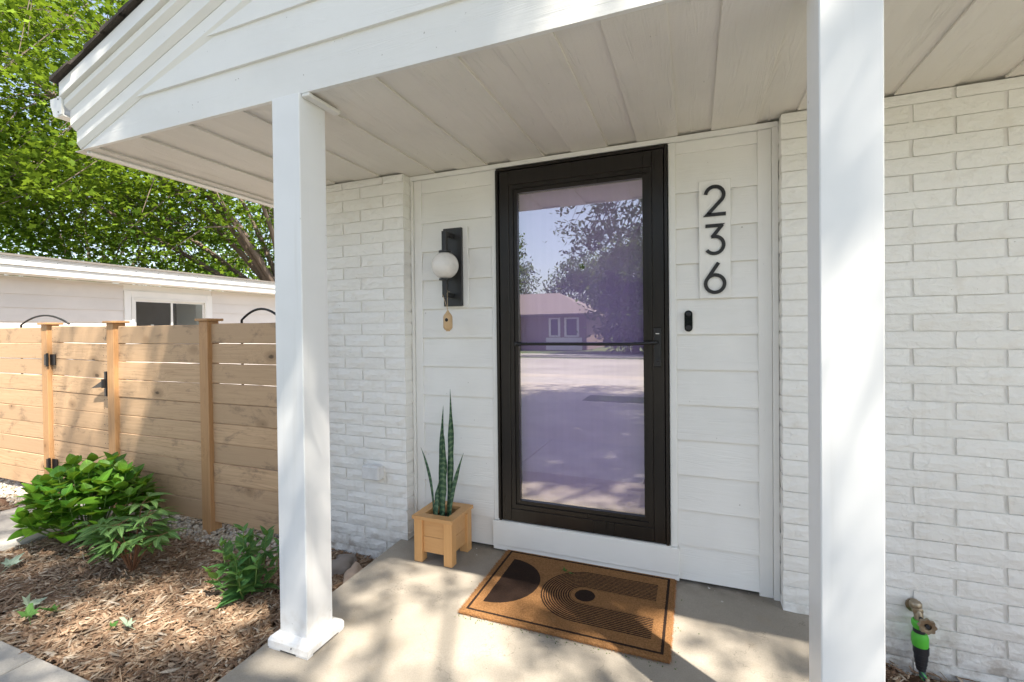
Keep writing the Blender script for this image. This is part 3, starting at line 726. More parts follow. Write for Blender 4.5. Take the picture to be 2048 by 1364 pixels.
for z in (1.745+gr-.003, 1.745-gr-.006): obj('globe_cap', MB().lathe((gc[0], gc[1], z), [(.036, 0), (.036, .009)], 24), m_lampblack, lt, 40)
# hanging hummingbird house
bh = empty('birdhouse', (-.268, -.135, 1.362), 'small turned wood birdhouse hanging by string from the wall lamp', 'birdhouse')
BC = (-.268, -.135, 1.362)
obj('body', MB().lathe(BC, [(.012, 0), (.012, .006), (.020, .010), (.027, .022), (.027, .084), (.022, .096), (.013, .106), (.006, .118), (.003, .124)], 20), m_birch, bh, 35)
obj('entrance_hole', MB().lathe((BC[0]+.006, BC[1]-.0268, BC[2]+.066), [(.0105, 0), (.0095, .0012)], 16, 'y'), m_dark, bh)
obj('string', MB().tube([(-.268, -.135, 1.482), (-.276, -.149, 1.530), (-.292, -.150, 1.575)], .0014, 5).tube([(-.268, -.135, 1.482), (-.262, -.149, 1.53), (-.262, -.150, 1.585), (-.25, -.14, 1.59), (-.262, -.149, 1.595)], .0014, 5), m_string, bh)

# house number board
nb = empty('house_number_sign', (1.158, -.02, 1.512), 'white board with black numerals 236 beside the door', 'sign')
obj('number_board', MB().box(1.087, 1.229, -.022, -.0115, 1.512, 2.090, .0015), m_trimz, nb)
def ribbon(pts, w, closed=False):
    """mitred stroke outline"""
    P_ = [Vector((p[0], p[1])) for p in pts]; n = len(P_); Lf = []; Rt = []
    for i in range(n):
        a = P_[i-1] if (i > 0 or closed) else None; b = P_[(i+1) % n] if (i < n-1 or closed) else None
        d1 = (P_[i]-a).normalized() if a is not None else None; d2 = (b-P_[i]).normalized() if b is not None else None
        if d1 is None: d1 = d2
        if d2 is None: d2 = d1
        n1 = Vector((-d1.y, d1.x)); n2 = Vector((-d2.y, d2.x)); m = (n1+n2)
        m = m.normalized(); k = 1/max(.3, m.dot(n1))
        Lf.append(P_[i]+m*w/2*k); Rt.append(P_[i]-m*w/2*k)
    return Lf, Rt
def stroke(mb, pts, w, x, z, y0=-.0305, y1=-.0225, closed=False):
    L, Q = ribbon(pts, w, closed); n = len(L); o = len(mb.v)
    for y in (y0, y1):
        for q in L+Q: mb.v.append((x+q.x, y, z+q.y))
    rng_ = range(n if closed else n-1)
    for i in rng_:
        j_ = (i+1) % n
        mb.f += [(o+i, o+n+i, o+n+j_, o+j_), (o+2*n+i, o+2*n+j_, o+3*n+j_, o+3*n+i), (o+i, o+j_, o+2*n+j_, o+2*n+i), (o+n+i, o+3*n+i, o+3*n+j_, o+n+j_)]
    if not closed:
        mb.f += [(o, o+2*n, o+3*n, o+n), (o+n-1, o+2*n-1, o+4*n-1, o+3*n-1)]
def arc(cx, cy, r, a0, a1, n=22): return [(cx+r*math.cos(R(a0+(a1-a0)*i/n)), cy+r*math.sin(R(a0+(a1-a0)*i/n))) for i in range(n+1)]
sw = .0165; NX = 1.158
# 2 : height .155
m2 = MB(); h = .152; r2 = .0405
pts = arc(0, h-r2-sw/2, r2, 172, -38)
stroke(m2, pts+[(-.030, .012)], sw, NX, 1.912)
m2.prism([(-.052, 0), (.050, 0), (.050, sw), (-.036, sw)], lambda a, b: (NX+a, -.0305, 1.912+b), lambda a, b: (NX+a, -.0225, 1.912+b))
obj('numeral', m2, m_numeral, nb)
m3 = MB(); z3 = 1.722
m3.prism([(-.042, h-sw), (-.042, h), (.045, h), (.030, h-sw)], lambda a, b: (NX+a, -.0305, z3+b), lambda a, b: (NX+a, -.0225, z3+b))
stroke(m3, [(.034, h-.006), (-.012, .088)], sw, NX, z3, -.0303)
rb = .0415
stroke(m3, [(-.016, .0905)]+arc(-.002, rb+sw/2, rb, 88, -145, 30), sw*.98, NX, z3, -.0301)
obj('numeral', m3, m_numeral, nb)
m6 = MB(); z6 = 1.532; r6 = .0425
stroke(m6, arc(0, r6+sw/2, r6, 0, 360-12, 29), sw, NX, z6, closed=True)
stroke(m6, [(-.0365, .072), (.016, h)], sw, NX, z6, -.0303)
obj('numeral', m6, m_numeral, nb)

# doorbell
db = empty('doorbell', (1.036, -.012, 1.347), 'slim black camera doorbell with round button beside the door', 'doorbell')
def pill(x, z0_, z1_, w, y0, y1, n=10):
    mb = MB(); r_ = w/2
    poly = arc(0, z1_-r_, r_, 0, 180, n)+arc(0, z0_+r_, r_, 180, 360, n)
    return mb.prism(poly, lambda a, b: (x+a, y0, b), lambda a, b: (x+a, y1, b))
obj('housing', pill(1.036, 1.346, 1.458, .044, -.026, -.0115), m_metalwhite, db)
obj('faceplate', pill(1.0355, 1.349, 1.455, .038, -.031, -.0262), m_bell, db)
obj('camera_lens', MB().lathe((1.0355, -.0312, 1.437), [(.012, 0), (.012, .002), (.007, .003)], 18, 'y'), m_black, db)
obj('button', MB().lathe((1.0355, -.0312, 1.368), [(.014, 0), (.014, .003), (.012, .004)], 20, 'y'), m_black, db)
# vent / outlet cover on the brick
bx = empty('outlet_cover', (-.807, -.11, .44), 'small grey weatherproof outlet cover on the left brick wall', 'outlet')
obj('cover', MB().box(-.873, -.745, -.172, -.111, .445, .532, .008), m_box, bx)
obj('backing', MB().box(-.868, -.747, -.1105, -.098, .437, .526, .002), m_mortar, bx)
# spigot and hose
sp = empty('water_spigot', (1.925, -.1, .2), 'aged brass water spigot sticking out of the right brick wall', 'spigot')
obj('valve_body', MB().lathe((1.903, -.108, .205), [(.028, 0), (.028, .005), (.016, .008), (.014, .03), (.018, .032), (.018, .048), (.012, .052)], 12, 'y').tube([(1.904, -.145, .203), (1.906, -.152, .185), (1.906, -.155, .150)], [.016, .016, .015], 12), m_brass, sp, 35)
obj('vacuum_breaker', MB().lathe((1.900, -.140, .212), [(.019, 0), (.021, .004), (.021, .018), (.017, .024)], 16), m_brass, sp, 35)
hw = MB(); hc = Vector((1.912, -.205, .178))
N_ = 40; o_ = 0
for y_, s_ in ((0, 1), (.012, .97)):
    for i in range(N_):
        a = 2*math.pi*i/N_; r_ = (.0285+.0028*math.cos(8*a))*s_
        hw.v.append((hc.x+r_*math.cos(a), hc.y-y_, hc.z+r_*math.sin(a)))
for i in range(N_):
    a = 2*math.pi*i/N_; hw.v.append((hc.x+.013*math.cos(a), hc.y-.010, hc.z+.013*math.sin(a)))
for i in range(N_):
    a = 2*math.pi*i/N_; hw.v.append((hc.x+.013*math.cos(a), hc.y+.004, hc.z+.013*math.sin(a)))
for b_ in range(3):
    for i in range(N_): hw.f.append((b_*N_+i, b_*N_+(i+1) % N_, (b_+1)*N_+(i+1) % N_, (b_+1)*N_+i))
hw.f.append(tuple(range(3*N_, 4*N_))); hw.f.append(tuple(range(N_))[::-1])
obj('tap_handle', hw, m_brass, sp, 30); obj('handle_screw', MB().lathe((hc.x, hc.y-.004, hc.z), [(.008, 0), (.008, .006)], 10, 'y').tube([(1.905, -.150, .185), (hc.x, hc.y+.006, hc.z)], .007, 8), m_hblack, sp)
ho = empty('garden_hose', (1.925, -.19, -.06), 'green and black garden hose hanging from the brass spigot', 'hose')
HX = 1.906; HY = -.155
obj('coupling', MB().lathe((HX, HY, .137), [(.020, 0), (.025, .012), (.025, .028), (.021, .034)], 14), m_hgreen, ho, 35)
obj('collar', MB().lathe((HX, HY, .121), [(.020, 0), (.020, .0155)], 14), m_hblack, ho, 35)
obj('grip', MB().lathe((HX+.003, HY, .066), [(.026, 0), (.028, .010), (.028, .040), (.023, .0545)], 14), m_hgreen, ho, 35)
obj('strain_relief', MB().lathe((HX+.006, HY, .0045), [(.012, -.04), (.016, -.036), (.016, -.028), (.018, -.026), (.018, -.014), (.0205, -.012), (.0205, .004), (.023, .006), (.023, .03), (.026, .032), (.0265, .0610)], 14), m_hblack, ho, 30)
hp = [(HX+.008, HY, -.03), (HX+.012, HY-.002, -.06), (HX+.022, HY-.01, -.078), (HX+.05, HY-.05, -.084), (HX+.12, HY-.13, -.082), (HX+.25, HY-.2, -.080), (HX+.45, HY-.18, -.08), (HX+.75, HY-.1, -.08), (HX+1.1, HY-.16, -.08)]
k = NT('braided_hose'); v = k.coords(rand=0); X = k.sep(v)
bb = k.math('SINE', k.math('ADD', k.math('MULTIPLY', X[0], 300.), k.math('MULTIPLY', X[2], 240.)))
k.col(k.mix(k.smooth(bb, .6, .8), (.035, .075, .075), (.08, .42, .10))); k.rough(.6)
obj('hose_tube', MB().tube(hp, .0115, 10), k.m, ho, True)

# ================================================================== PORCH THINGS
# doormat
MX, MY = .508, -.327
dm = empty('doormat', (MX, MY, SZ(MY)), 'brown coir doormat with black half disc and striped arch', 'doormat')
mb = MB(); mb.box(-.4575, .4575, -.309, .309, .002, .017, .004)
mo = obj('mat', MB().add([(MX+x, MY+y, SZ(MY)+z+(y*.014)) for x, y, z in mb.v], mb.f), m_coir, dm)
rng = np.random.default_rng(3)
n_ = 3200; side = rng.integers(0, 4, n_); u = rng.uniform(-1, 1, n_)
px = np.where(side < 2, u*.4575, np.where(side == 2, -.4575, .4575)); py = np.where(side < 2, np.where(side == 0, -.309, .309), u*.309)
ox = np.where(side < 2, rng.normal(0, .006, n_), np.where(side == 2, -1, 1)*rng.uniform(.001, .011, n_)); oy = np.where(side < 2, np.where(side == 0, -1, 1)*rng.uniform(.001, .011, n_), rng.normal(0, .006, n_))
pz = rng.uniform(.003, .016, n_); V = np.zeros((n_, 3, 3))
V[:, 0] = np.stack([px-.0006, py-.0006, pz], 1); V[:, 1] = np.stack([px+.0006, py+.0006, pz+.001], 1); V[:, 2] = np.stack([px+ox, py+oy, np.maximum(.001, pz+rng.normal(0, .005, n_))], 1)
V[:, :, 2] += V[:, :, 1]*.014
me = np_mesh('fibre_fringe', V.reshape(-1, 3), np.arange(n_*3).reshape(-1, 3), m_fibre)
fo = bpy.data.objects.new('fibre_fringe', me); COL.objects.link(fo); fo.parent = dm; fo['kind'] = 'stuff'
mo_off = None
# the material reads object coordinates: keep them centred on the mat
# planter
PZ = SZ(-.2)
PX0, PX1, PY0, PY1 = -.408, -.168, -.300, -.060
pl = empty('planter_box', ((PX0+PX1)/2, (PY0+PY1)/2, PZ), 'square wooden planter box on four legs holding the snake plant', 'planter')
lw_, PH = .052, .238
for a, b in ((PX0, PY0), (PX1-lw_, PY0), (PX0, PY1-lw_), (PX1-lw_, PY1-lw_)):
    obj('leg', MB().box(a, a+lw_, b, b+lw_, PZ, PZ+PH, .002), m_planterz, pl)
for zz0, zz1 in ((PZ+.055, PZ+.142), (PZ+.1435, PZ+PH-.002)):
    obj('panel', MB().box(PX0+lw_, PX1-lw_, PY0+.014, PY0+.03, zz0, zz1, .001), m_planterx, pl)
    obj('panel', MB().box(PX0+lw_, PX1-lw_, PY1-.03, PY1-.014, zz0, zz1, .001), m_planterx, pl)
    obj('panel', MB().box(PX0+.014, PX0+.03, PY0+lw_, PY1-lw_, zz0, zz1, .001), m_planterx, pl)
    obj('panel', MB().box(PX1-.03, PX1-.014, PY0+lw_, PY1-lw_, zz0, zz1, .001), m_planterx, pl)
rz0, rz1 = PZ+PH+.001, PZ+PH+.020; rw = .052; e = .008
a, b, c, d = PX0-e, PX1+e, PY0-e, PY1+e
def mitre(p): return MB().prism(p, lambda x, y: (x, y, rz0), lambda x, y: (x, y, rz1))
obj('rim_board', mitre([(a, c), (b, c), (b-rw, c+rw), (a+rw, c+rw)]), m_planterx, pl)
obj('rim_board', mitre([(a, d), (a+rw, d-rw), (b-rw, d-rw), (b, d)]), m_planterx, pl)
obj('rim_board', mitre([(a, c), (a+rw, c+rw), (a+rw, d-rw), (a, d)]), m_planterz, pl)
obj('rim_board', mitre([(b, c), (b, d), (b-rw, d-rw), (b-rw, c+rw)]), m_planterz, pl)
obj('soil', MB().box(PX0+.031, PX1-.031, PY0+.031, PY1-.031, PZ+.06, PZ+.205), m_soil, pl)
# snake plant
sn = empty('snake_plant', (-.288, -.18, PZ+.2), 'tall dark green snake plant with banded upright leaves in the planter', 'plant')
def sleaf(base, tip, w, mid=None, twist=0.0, wav=.0):
    base, tip = Vector(base), Vector(tip); mb = MB(); n = 18
    mid = Vector(mid) if mid else (base+tip)/2; ang0 = rnd.uniform(-.5, .5)
    for i in range(n+1):
        t = i/n; c = base*(1-t)**2+mid*2*t*(1-t)+tip*t*t
        ww = w*1.22*(.34+.45*math.sin(min(1, t*1.5)*math.pi/2))*(1 if t < .6 else max(.03, 1-((t-.6)/.4)**1.5))*(1+wav*math.sin(t*21))
        an = ang0+twist*t; d = Vector((math.cos(an), math.sin(an)*.8, 0)); nn = Vector((-d.y, d.x, 0))
        th = .0035*(1-t*.7)
        mb.v += [tuple(c-d*ww/2), tuple(c+nn*(ww*.22+th)), tuple(c+d*ww/2), tuple(c+nn*(ww*.22-th))]
    for i in range(n):
        o = i*4
        for k_ in range(4): mb.f.append((o+k_, o+(k_+1) % 4, o+4+(k_+1) % 4, o+4+k_))
    mb.f.append((0, 3, 2, 1)); mb.f.append((n*4, n*4+1, n*4+2, n*4+3))
    obj('leaf', mb, m_snake, sn, True)
zb_ = PZ+.2
sleaf((-.255, -.185, zb_), (-.245, -.16, 1.030), .040, (-.235, -.16, .65), 1.5, .12)
sleaf((-.312, -.17, zb_), (-.297, -.15, .932), .030, (-.312, -.165, .62), 1.0, .08)
sleaf((-.276, -.21, zb_), (-.264, -.20, .770), .046, (-.278, -.20, .5), .8, .12)
sleaf((-.340, -.20, zb_), (-.447, -.16, .680), .022, (-.352, -.17, .5), .6)
sleaf((-.232, -.205, zb_), (-.168, -.15, .668), .026, (-.238, -.19, .45), 1.2, .06)
sleaf((-.306, -.235, zb_), (-.306, -.19, .505), .032, (-.315, -.21, .40), .5, .1)
sleaf((-.268, -.17, zb_), (-.238, -.14, .60), .020, (-.255, -.16, .45), .5)
sleaf((-.285, -.215, zb_), (-.262, -.215, .345), .022, (-.285, -.22, .31), .4)

# ================================================================== FENCE AND GATE
fc = empty('wooden_fence', (-2.11, -.2, GZ), 'horizontal board cedar fence with capped posts beside the white house', 'fence')
gt2 = empty('wooden_gate', (-3.7, -.2, GZ), 'horizontal board cedar gate with black hinges and latch in the fence', 'gate')
def boards(parent, x0, x1, ztop, lip=0.0, y=-.2, tw=0.0, n=10, hgt=.1425):
    z = ztop
    for i in range(n):
        h_ = hgt-(.0034 if i < 4 else .0016)-(.003 if rnd.random() < .3 and i < 4 else 0)
        y_ = y-rnd.uniform(0, .007); sag = rnd.uniform(-.002, .002)
        mb = MB(); nseg = 6
        vs = []
        for s_ in range(nseg+1):
            t = s_/nseg; X_ = x0+(x1-x0)*t; wv = rnd.uniform(-.0012, .0012); wv2 = rnd.uniform(-.0012, .0012)
            zt_ = z+sag*t+wv+tw*t; zb2 = z-h_+sag*t+wv2+tw*t
            vs += [(X_, y_, zb2+.004), (X_, y_, zt_-.004), (X_, y_+.005, zt_), (X_, y_+.018, zt_), (X_, y_+.018, zb2), (X_, y_+.005, zb2)]
        fs = []
        for s_ in range(nseg):
            o = s_*6
            for k_ in range(6): fs.append((o+k_, o+(k_+1) % 6, o+6+(k_+1) % 6, o+6+k_))
        fs += [(5, 4, 3, 2, 1, 0), tuple(nseg*6+q for q in range(6))]
        mb.add(vs, fs); obj('board', mb, m_fence, parent); z -= hgt
boards(fc, -2.152, -1.325, 1.432)
boards(fc, -3.239, -2.242, 1.428)
boards(fc, -6.361, -4.269, 1.432, n=10)
boards(fc, -8.8, -6.451, 1.432, n=10)
boards(gt2, -4.165, -3.345, 1.440, tw=-.012, y=-.205)
for x0 in (-4.165, -3.42):
    obj('gate_batten', MB().box(x0+.02, x0+.055, -.182, -.15, .03, 1.42, .002), m_post, gt2)
for i, x0 in enumerate((-2.241, -3.328, -4.268, -6.45, -1.40)):
    obj('post', MB().box(x0, x0+.088, -.236, -.148, GZ-.2, 1.452, .003), m_post, fc)
    obj('post_cap', MB().box(x0-.018, x0+.112, -.255, -.128, 1.4525, 1.470, .003), m_post, fc)
nl_ = MB()
for q in range(10):
    zc_ = 1.440-.1425*q
    for xx in (-4.14, -4.105, -3.415, -3.38):
        for dz in (-.035, -.105):
            nl_.lathe((xx+rnd.uniform(-.004, .004), -.2125, zc_+dz+rnd.uniform(-.006, .006)), [(.0035, 0), (.003, .0012)], 6, 'y')
obj('nail_heads', nl_, m_iron, gt2, kind='stuff')
for hz_ in (1.10, .185):
    obj('hinge', MB().box(-4.178, -4.10, -.2195, -.2115, hz_, hz_+.095, .002).tube([(-4.176, -.238, hz_-.01), (-4.176, -.238, hz_+.105)], .009, 8).box(-4.215, -4.185, -.243, -.2365, hz_, hz_+.095, .002), m_black, gt2)
lz = .955
obj('latch', MB().box(-3.358, -3.336, -.243, -.2115, lz-.09, lz+.11, .002).tube([(-3.347, -.252, lz-.02), (-3.347, -.252, lz+.05)], .015, 10).add([(-3.52, -.25, lz-.03), (-3.35, -.25, lz-.015), (-3.35, -.25, lz+.045), (-3.52, -.238, lz-.03), (-3.35, -.238, lz-.015), (-3.35, -.238, lz+.045)], [(0, 1, 2), (3, 5, 4), (0, 3, 4, 1), (1, 4, 5, 2), (2, 5, 3, 0)]), m_black, gt2)
# shepherd hooks behind the fence
def hook(x0, x1, zt, label, curl=True):
    h_ = empty('plant_hook', (x0, -.08, GZ), label, 'plant hanger', 'plant hooks behind the fence'); w = x1-x0
    pts = [(x0, -.07, GZ-.02), (x0, -.07, 1.25)]
    for i in range(13):
        t = i/12; pts.append((x0+w*t, -.07, 1.42+(zt-1.42)*math.sin(math.pi*(.08+.84*t))**.8))
    if curl: pts += [(x1+.02, -.07, 1.425), (x1+.045, -.07, 1.45), (x1+.04, -.07, 1.49), (x1+.015, -.07, 1.50)]
    obj('hook_rod', MB().tube(pts, .0085, 8), m_iron, h_, True)
hook(-2.02, -1.63, 1.535, 'black arched plant hook behind the fence nearest the house')
hook(-5.0, -4.20, 1.545, 'black arched plant hook behind the far left fence panel', False)

# ================================================================== GARAGE BEYOND THE FENCE
ga = empty('garage', (-7.1, 3, GZ), 'low white garage with lap siding and a sliding window behind the fence', 'garage')
gwall = obj('wall', MB().box(-12.0, -7.115, -4.0, 1.93, -.2, 2.13).box(-12.0, -7.115, 3.36, 9.0, -.2, 2.13).box(-12.0, -7.115, 1.931, 3.359, -.2, 1.20).box(-12.0, -7.115, 1.931, 3.359, 1.985, 2.13), m_trimx, ga)
def gs(y0, y1, z0_, z1_):
    z = -.06
    while z < z1_:
        zt = min(z+.178, z1_)
        if z+.178 > z0_:
            za = max(z, z0_)
            mb = MB(); mb.add([(-7.099, y0, za), (-7.099, y1, za), (-7.110, y1, zt+.004), (-7.110, y0, zt+.004), (-7.114, y0, za), (-7.114, y1, za), (-7.114, y1, zt+.004), (-7.114, y0, zt+.004)],
                              [(0,1,2,3), (5,4,7,6), (0,4,5,1), (3,2,6,7), (0,3,7,4), (1,5,6,2)])
            obj('siding_board', mb, m_gsiding, gwall)
        z += .178
m_gsiding = painted_board('garage_siding', (.70, .66, .62), 1, .15)
gs(-4.0, 1.945, -.06, 2.11); gs(3.34, 9.0, -.06, 2.11)
gs(1.946, 3.339, -.06, 1.19)
T = lambda *a: obj('window_trim', MB().box(-7.113, -7.088, *a, .002), m_trimz, gwall)
T(1.946, 2.04, 1.20, 2.03); T(3.245, 3.339, 1.20, 2.03); T(2.041, 3.244, 1.93, 2.03); T(2.041, 3.244, 1.20, 1.28)
wn = obj('window', MB().box(-7.14, -7.080, 2.042, 2.080, 1.281, 1.929, .003).box(-7.14, -7.080, 3.205, 3.243, 1.281, 1.929, .003).box(-7.14, -7.081, 2.081, 3.204, 1.892, 1.929, .003).box(-7.14, -7.081, 2.081, 3.204, 1.281, 1.315, .003), m_metalwhite, ga)
for (a, b, xx) in ((2.081, 2.66, -7.10), (2.645, 3.204, -7.115)):
    obj('sash', MB().box(xx-.012, xx, a, a+.028, 1.3155, 1.8915).box(xx-.012, xx, b-.028, b, 1.3155, 1.8915).box(xx-.012, xx, a+.0285, b-.0285, 1.866, 1.8915).box(xx-.012, xx, a+.0285, b-.0285, 1.3155, 1.34), m_metalwhite, wn)
    obj('pane', MB().add([(xx-.006, a+.02, 1.33), (xx-.006, b-.02, 1.33), (xx-.006, b-.02, 1.88), (xx-.006, a+.02, 1.88)], [(0, 1, 2, 3)]), m_wglass, wn)
obj('room_interior', MB().box(-8.2, -8.1, 1.8, 3.5, 1.0, 2.1).box(-8.1, -7.13, 1.8, 1.85, 1.0, 2.1).box(-8.1, -7.13, 3.45, 3.5, 1.0, 2.1).box(-8.1, -7.13, 1.8, 3.5, 1.0, 1.1).box(-8.1, -7.13, 1.8, 3.5, 2.05, 2.1), m_interior, wn)
bt = obj('bottle', MB().lathe((-7.20, 2.40, 1.30), [(.05, 0), (.055, .02), (.055, .13), (.03, .17), (.022, .18), (.022, .21)], 14), m_globe, base=(-7.20, 2.40, 1.30), smooth=35)
tag(bt, 'white bottle standing inside the garage window', 'bottle')
obj('eave_soffit', MB().box(-7.12, -6.845, -4.3, 9.3, 2.135, 2.150), m_trimx, ga)
gf = obj('fascia', MB().box(-6.845, -6.822, -4.3, 9.3, 2.14, 2.235, .002).box(-6.842, -6.803, -4.3, 9.3, 2.238, 2.325, .002), m_metalwhite, ga)
obj('drip_edge', MB().box(-6.845, -6.793, -4.3, 9.3, 2.327, 2.342), m_metalwhite, gf)
for q in range(24): obj('nail', MB().box(-6.803, -6.800, .4+q*.31, .408+q*.31, 2.300, 2.307), m_iron, gf)
obj('roof', MB().prism([(-6.78, 2.344), (-6.78, 2.372), (-12.4, 2.72), (-12.4, 2.66)], lambda x, z: (x, -4.35, z), lambda x, z: (x, 9.35, z)), m_roofedge, ga)

# ================================================================== MULCH, GRAVEL, STONES
def chips(name, regions, n, seed, smin=.016, smax=.05, top=False):
    rng = np.random.default_rng(seed); P_ = []
    tot = sum((b-a)*(d-c) for a, b, c, d in regions)
    for a, b, c, d in regions:
        k_ = int(n*(b-a)*(d-c)/tot); P_.append(np.stack([rng.uniform(a, b, k_), rng.uniform(c, d, k_), np.zeros(k_)], 1))
    P_ = np.concatenate(P_); N = len(P_)
    L = rng.gamma(2.4, 1.0, N)/2.4*(smax-smin)*.8+smin; Wd = np.clip(rng.gamma(2.2, 1, N)/2.2*.0075, .0025, .024); Wd = np.minimum(Wd, L*.55)
    tmpl = np.array([[-.5, 0, .3], [-.15, -.5, .0], [.35, -.38, .0], [.5, .05, .2], [.2, .5, 0], [-.3, .42, .0], [-.15, -.40, 1], [.32, -.28, 1], [.2, .40, 1], [-.28, .32, 1.]])
    tmpl = tmpl-np.array([0, 0, .5])
    q = np.array([[6, 7, 8, 9], [0, 1, 6, 9], [1, 2, 7, 6], [2, 3, 8, 7], [3, 4, 8, 8], [4, 5, 9, 8], [5, 0, 9, 9]])
    tri = []
    for f in q:
        tri.append([f[0], f[1], f[2]])
        if f[2] != f[3]: tri.append([f[0], f[2], f[3]])
    tri = np.array(tri)
    scl = np.stack([L, Wd, rng.uniform(.002, .0055, N)], 1)
    if top: Wd = np.clip(rng.gamma(5, 1, N)/5*.013, .006, .026); L = np.maximum(L, Wd*1.6)
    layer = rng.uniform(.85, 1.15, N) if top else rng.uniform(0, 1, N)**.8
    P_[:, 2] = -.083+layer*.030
    for i in range(N):
        P_[i, 2] += .012*noise.noise((P_[i, 0]*2.3, P_[i, 1]*2.3, 0))
    jit = rng.normal(0, .055, (N, len(tmpl), 3))*scl[:, None, :]
    v, f = scatter(tmpl, tri, P_, rots(rng, N, .26), scl, jit)
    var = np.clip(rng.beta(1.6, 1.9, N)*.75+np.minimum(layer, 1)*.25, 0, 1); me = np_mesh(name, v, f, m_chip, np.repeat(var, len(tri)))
    o = bpy.data.objects.new(name, me); COL.objects.link(o); o['kind'] = 'stuff'; return o
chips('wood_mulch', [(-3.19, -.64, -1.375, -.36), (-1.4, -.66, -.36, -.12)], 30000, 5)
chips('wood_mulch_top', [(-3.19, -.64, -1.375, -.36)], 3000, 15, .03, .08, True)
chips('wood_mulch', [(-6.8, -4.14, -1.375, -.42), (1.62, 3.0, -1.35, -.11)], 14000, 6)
# pebbles along the fence
def ico():
    t = (1+5**.5)/2
    v = np.array([(-1, t, 0), (1, t, 0), (-1, -t, 0), (1, -t, 0), (0, -1, t), (0, 1, t), (0, -1, -t), (0, 1, -t), (t, 0, -1), (t, 0, 1), (-t, 0, -1), (-t, 0, 1)], float); v /= np.linalg.norm(v[0])
    f = np.array([(0,11,5), (0,5,1), (0,1,7), (0,7,10), (0,10,11), (1,5,9), (5,11,4), (11,10,2), (10,7,6), (7,1,8), (3,9,4), (3,4,2), (3,2,6), (3,6,8), (3,8,9), (4,9,5), (2,4,11), (6,2,10), (8,6,7), (9,8,1)]); return v, f
IV, IF = ico()
rng = np.random.default_rng(9); N = 9000
px = rng.uniform(-6.5, -1.33, N); py = rng.uniform(-.43, .12, N); keep = (py < .12) & ~((px > -4.13) & (px < -3.2) & (py > -.6)); keep &= py > -.40+.05*np.sin(px*5)
px, py = px[keep], py[keep]; N = len(px)
s_ = rng.uniform(.009, .019, N); scl = np.stack([s_*rng.uniform(.9, 1.5, N), s_, s_*rng.uniform(.5, .8, N)], 1)
P_ = np.stack([px, py, -.078+rng.uniform(0, .022, N)], 1)
v, f = scatter(IV, IF, P_, rots(rng, N, .5), scl, rng.normal(0, .10, (N, 12, 3))*scl[:, None, :])
me = np_mesh('gravel', v, f, m_pebble, np.repeat(rng.uniform(0, 1, N), 20)); me.shade_smooth()
o = bpy.data.objects.new('gravel', me); COL.objects.link(o); o['kind'] = 'stuff'
def rock(c, r, sc, mat, seed, label):
    b = bmesh.new(); bmesh.ops.create_icosphere(b, subdivisions=3, radius=1)
    for v_ in b.verts:
        n1 = noise.noise(v_.co*1.2+Vector((seed*5, 0, 0)))*.45+noise.noise(v_.co*3+Vector((seed*3, 7, 0)))*.14
        v_.co *= 1+n1; v_.co = Vector((v_.co.x*sc[0], v_.co.y*sc[1], v_.co.z*sc[2]))*r
    me = bpy.data.meshes.new('rock'); b.to_mesh(me); b.free(); me.materials.append(mat); me.shade_smooth()
    o = bpy.data.objects.new('rock', me); COL.objects.link(o); o.location = c; o.rotation_euler = (0, 0, seed); tag(o, label, 'rock')
rock((-.93, -.33, -.045), .085, (1.3, .8, .6), m_rock, 1.0, 'dark grey stone in the mulch behind the porch column')
rock((-.765, -.37, -.035), .07, (1.3, .9, .65), m_rock2, 2.2, 'tan stone against the edge of the porch slab')
rock((-.98, -.20, -.06), .05, (1.2, .9, .6), m_rock, 3.1, 'small grey stone at the foot of the left brick wall')

# ================================================================== GARDEN PLANTS
def leaf_mesh(name, L, W_, mat, n=5, cup=.18, droop=.25, tipx=1.0, serr=0):
    """ovate leaf along +y, folded at the midrib, base at origin"""
    mb = MB(); rows = []
    for i in range(n+1):
        t = i/n; w = W_/2*(math.sin(math.pi*min(1, t**.8))**.75)*(1-.25*t) if 0 < i < n else .0008
        if serr and 0 < i < n and i % 2: w *= 1-serr
        y = L*t; z = -droop*L*t*t+cup*.0
        rows.append(((-w, y, z+cup*w), (0, y, z), (w, y, z+cup*w)))
    for a in rows:
        mb.v += list(a)
    for i in range(n):
        o = i*3; mb.f += [(o, o+1, o+4, o+3), (o+1, o+2, o+5, o+4)]
    me = bpy.data.meshes.new(name); me.from_pydata(mb.v, [], mb.f); me.materials.append(mat); me.shade_smooth(); return me
def aim(direction, normal_up=Vector((0, 0, 1)), roll=0):
    y = Vector(direction).normalized(); x = y.cross(normal_up)
    if x.length < 1e-3: x = Vector((1, 0, 0))
    x.normalize(); z = x.cross(y); m = Matrix((x, y, z)).transposed().to_4x4()
    return (m@Matrix.Rotation(roll, 4, 'Y')).to_euler()
def rdir(r, el0, el1, az=None):
    a = r.uniform(0, 2*math.pi) if az is None else az; e = R(r.uniform(el0, el1))
    return Vector((math.cos(a)*math.cos(e), math.sin(a)*math.cos(e), math.sin(e)))
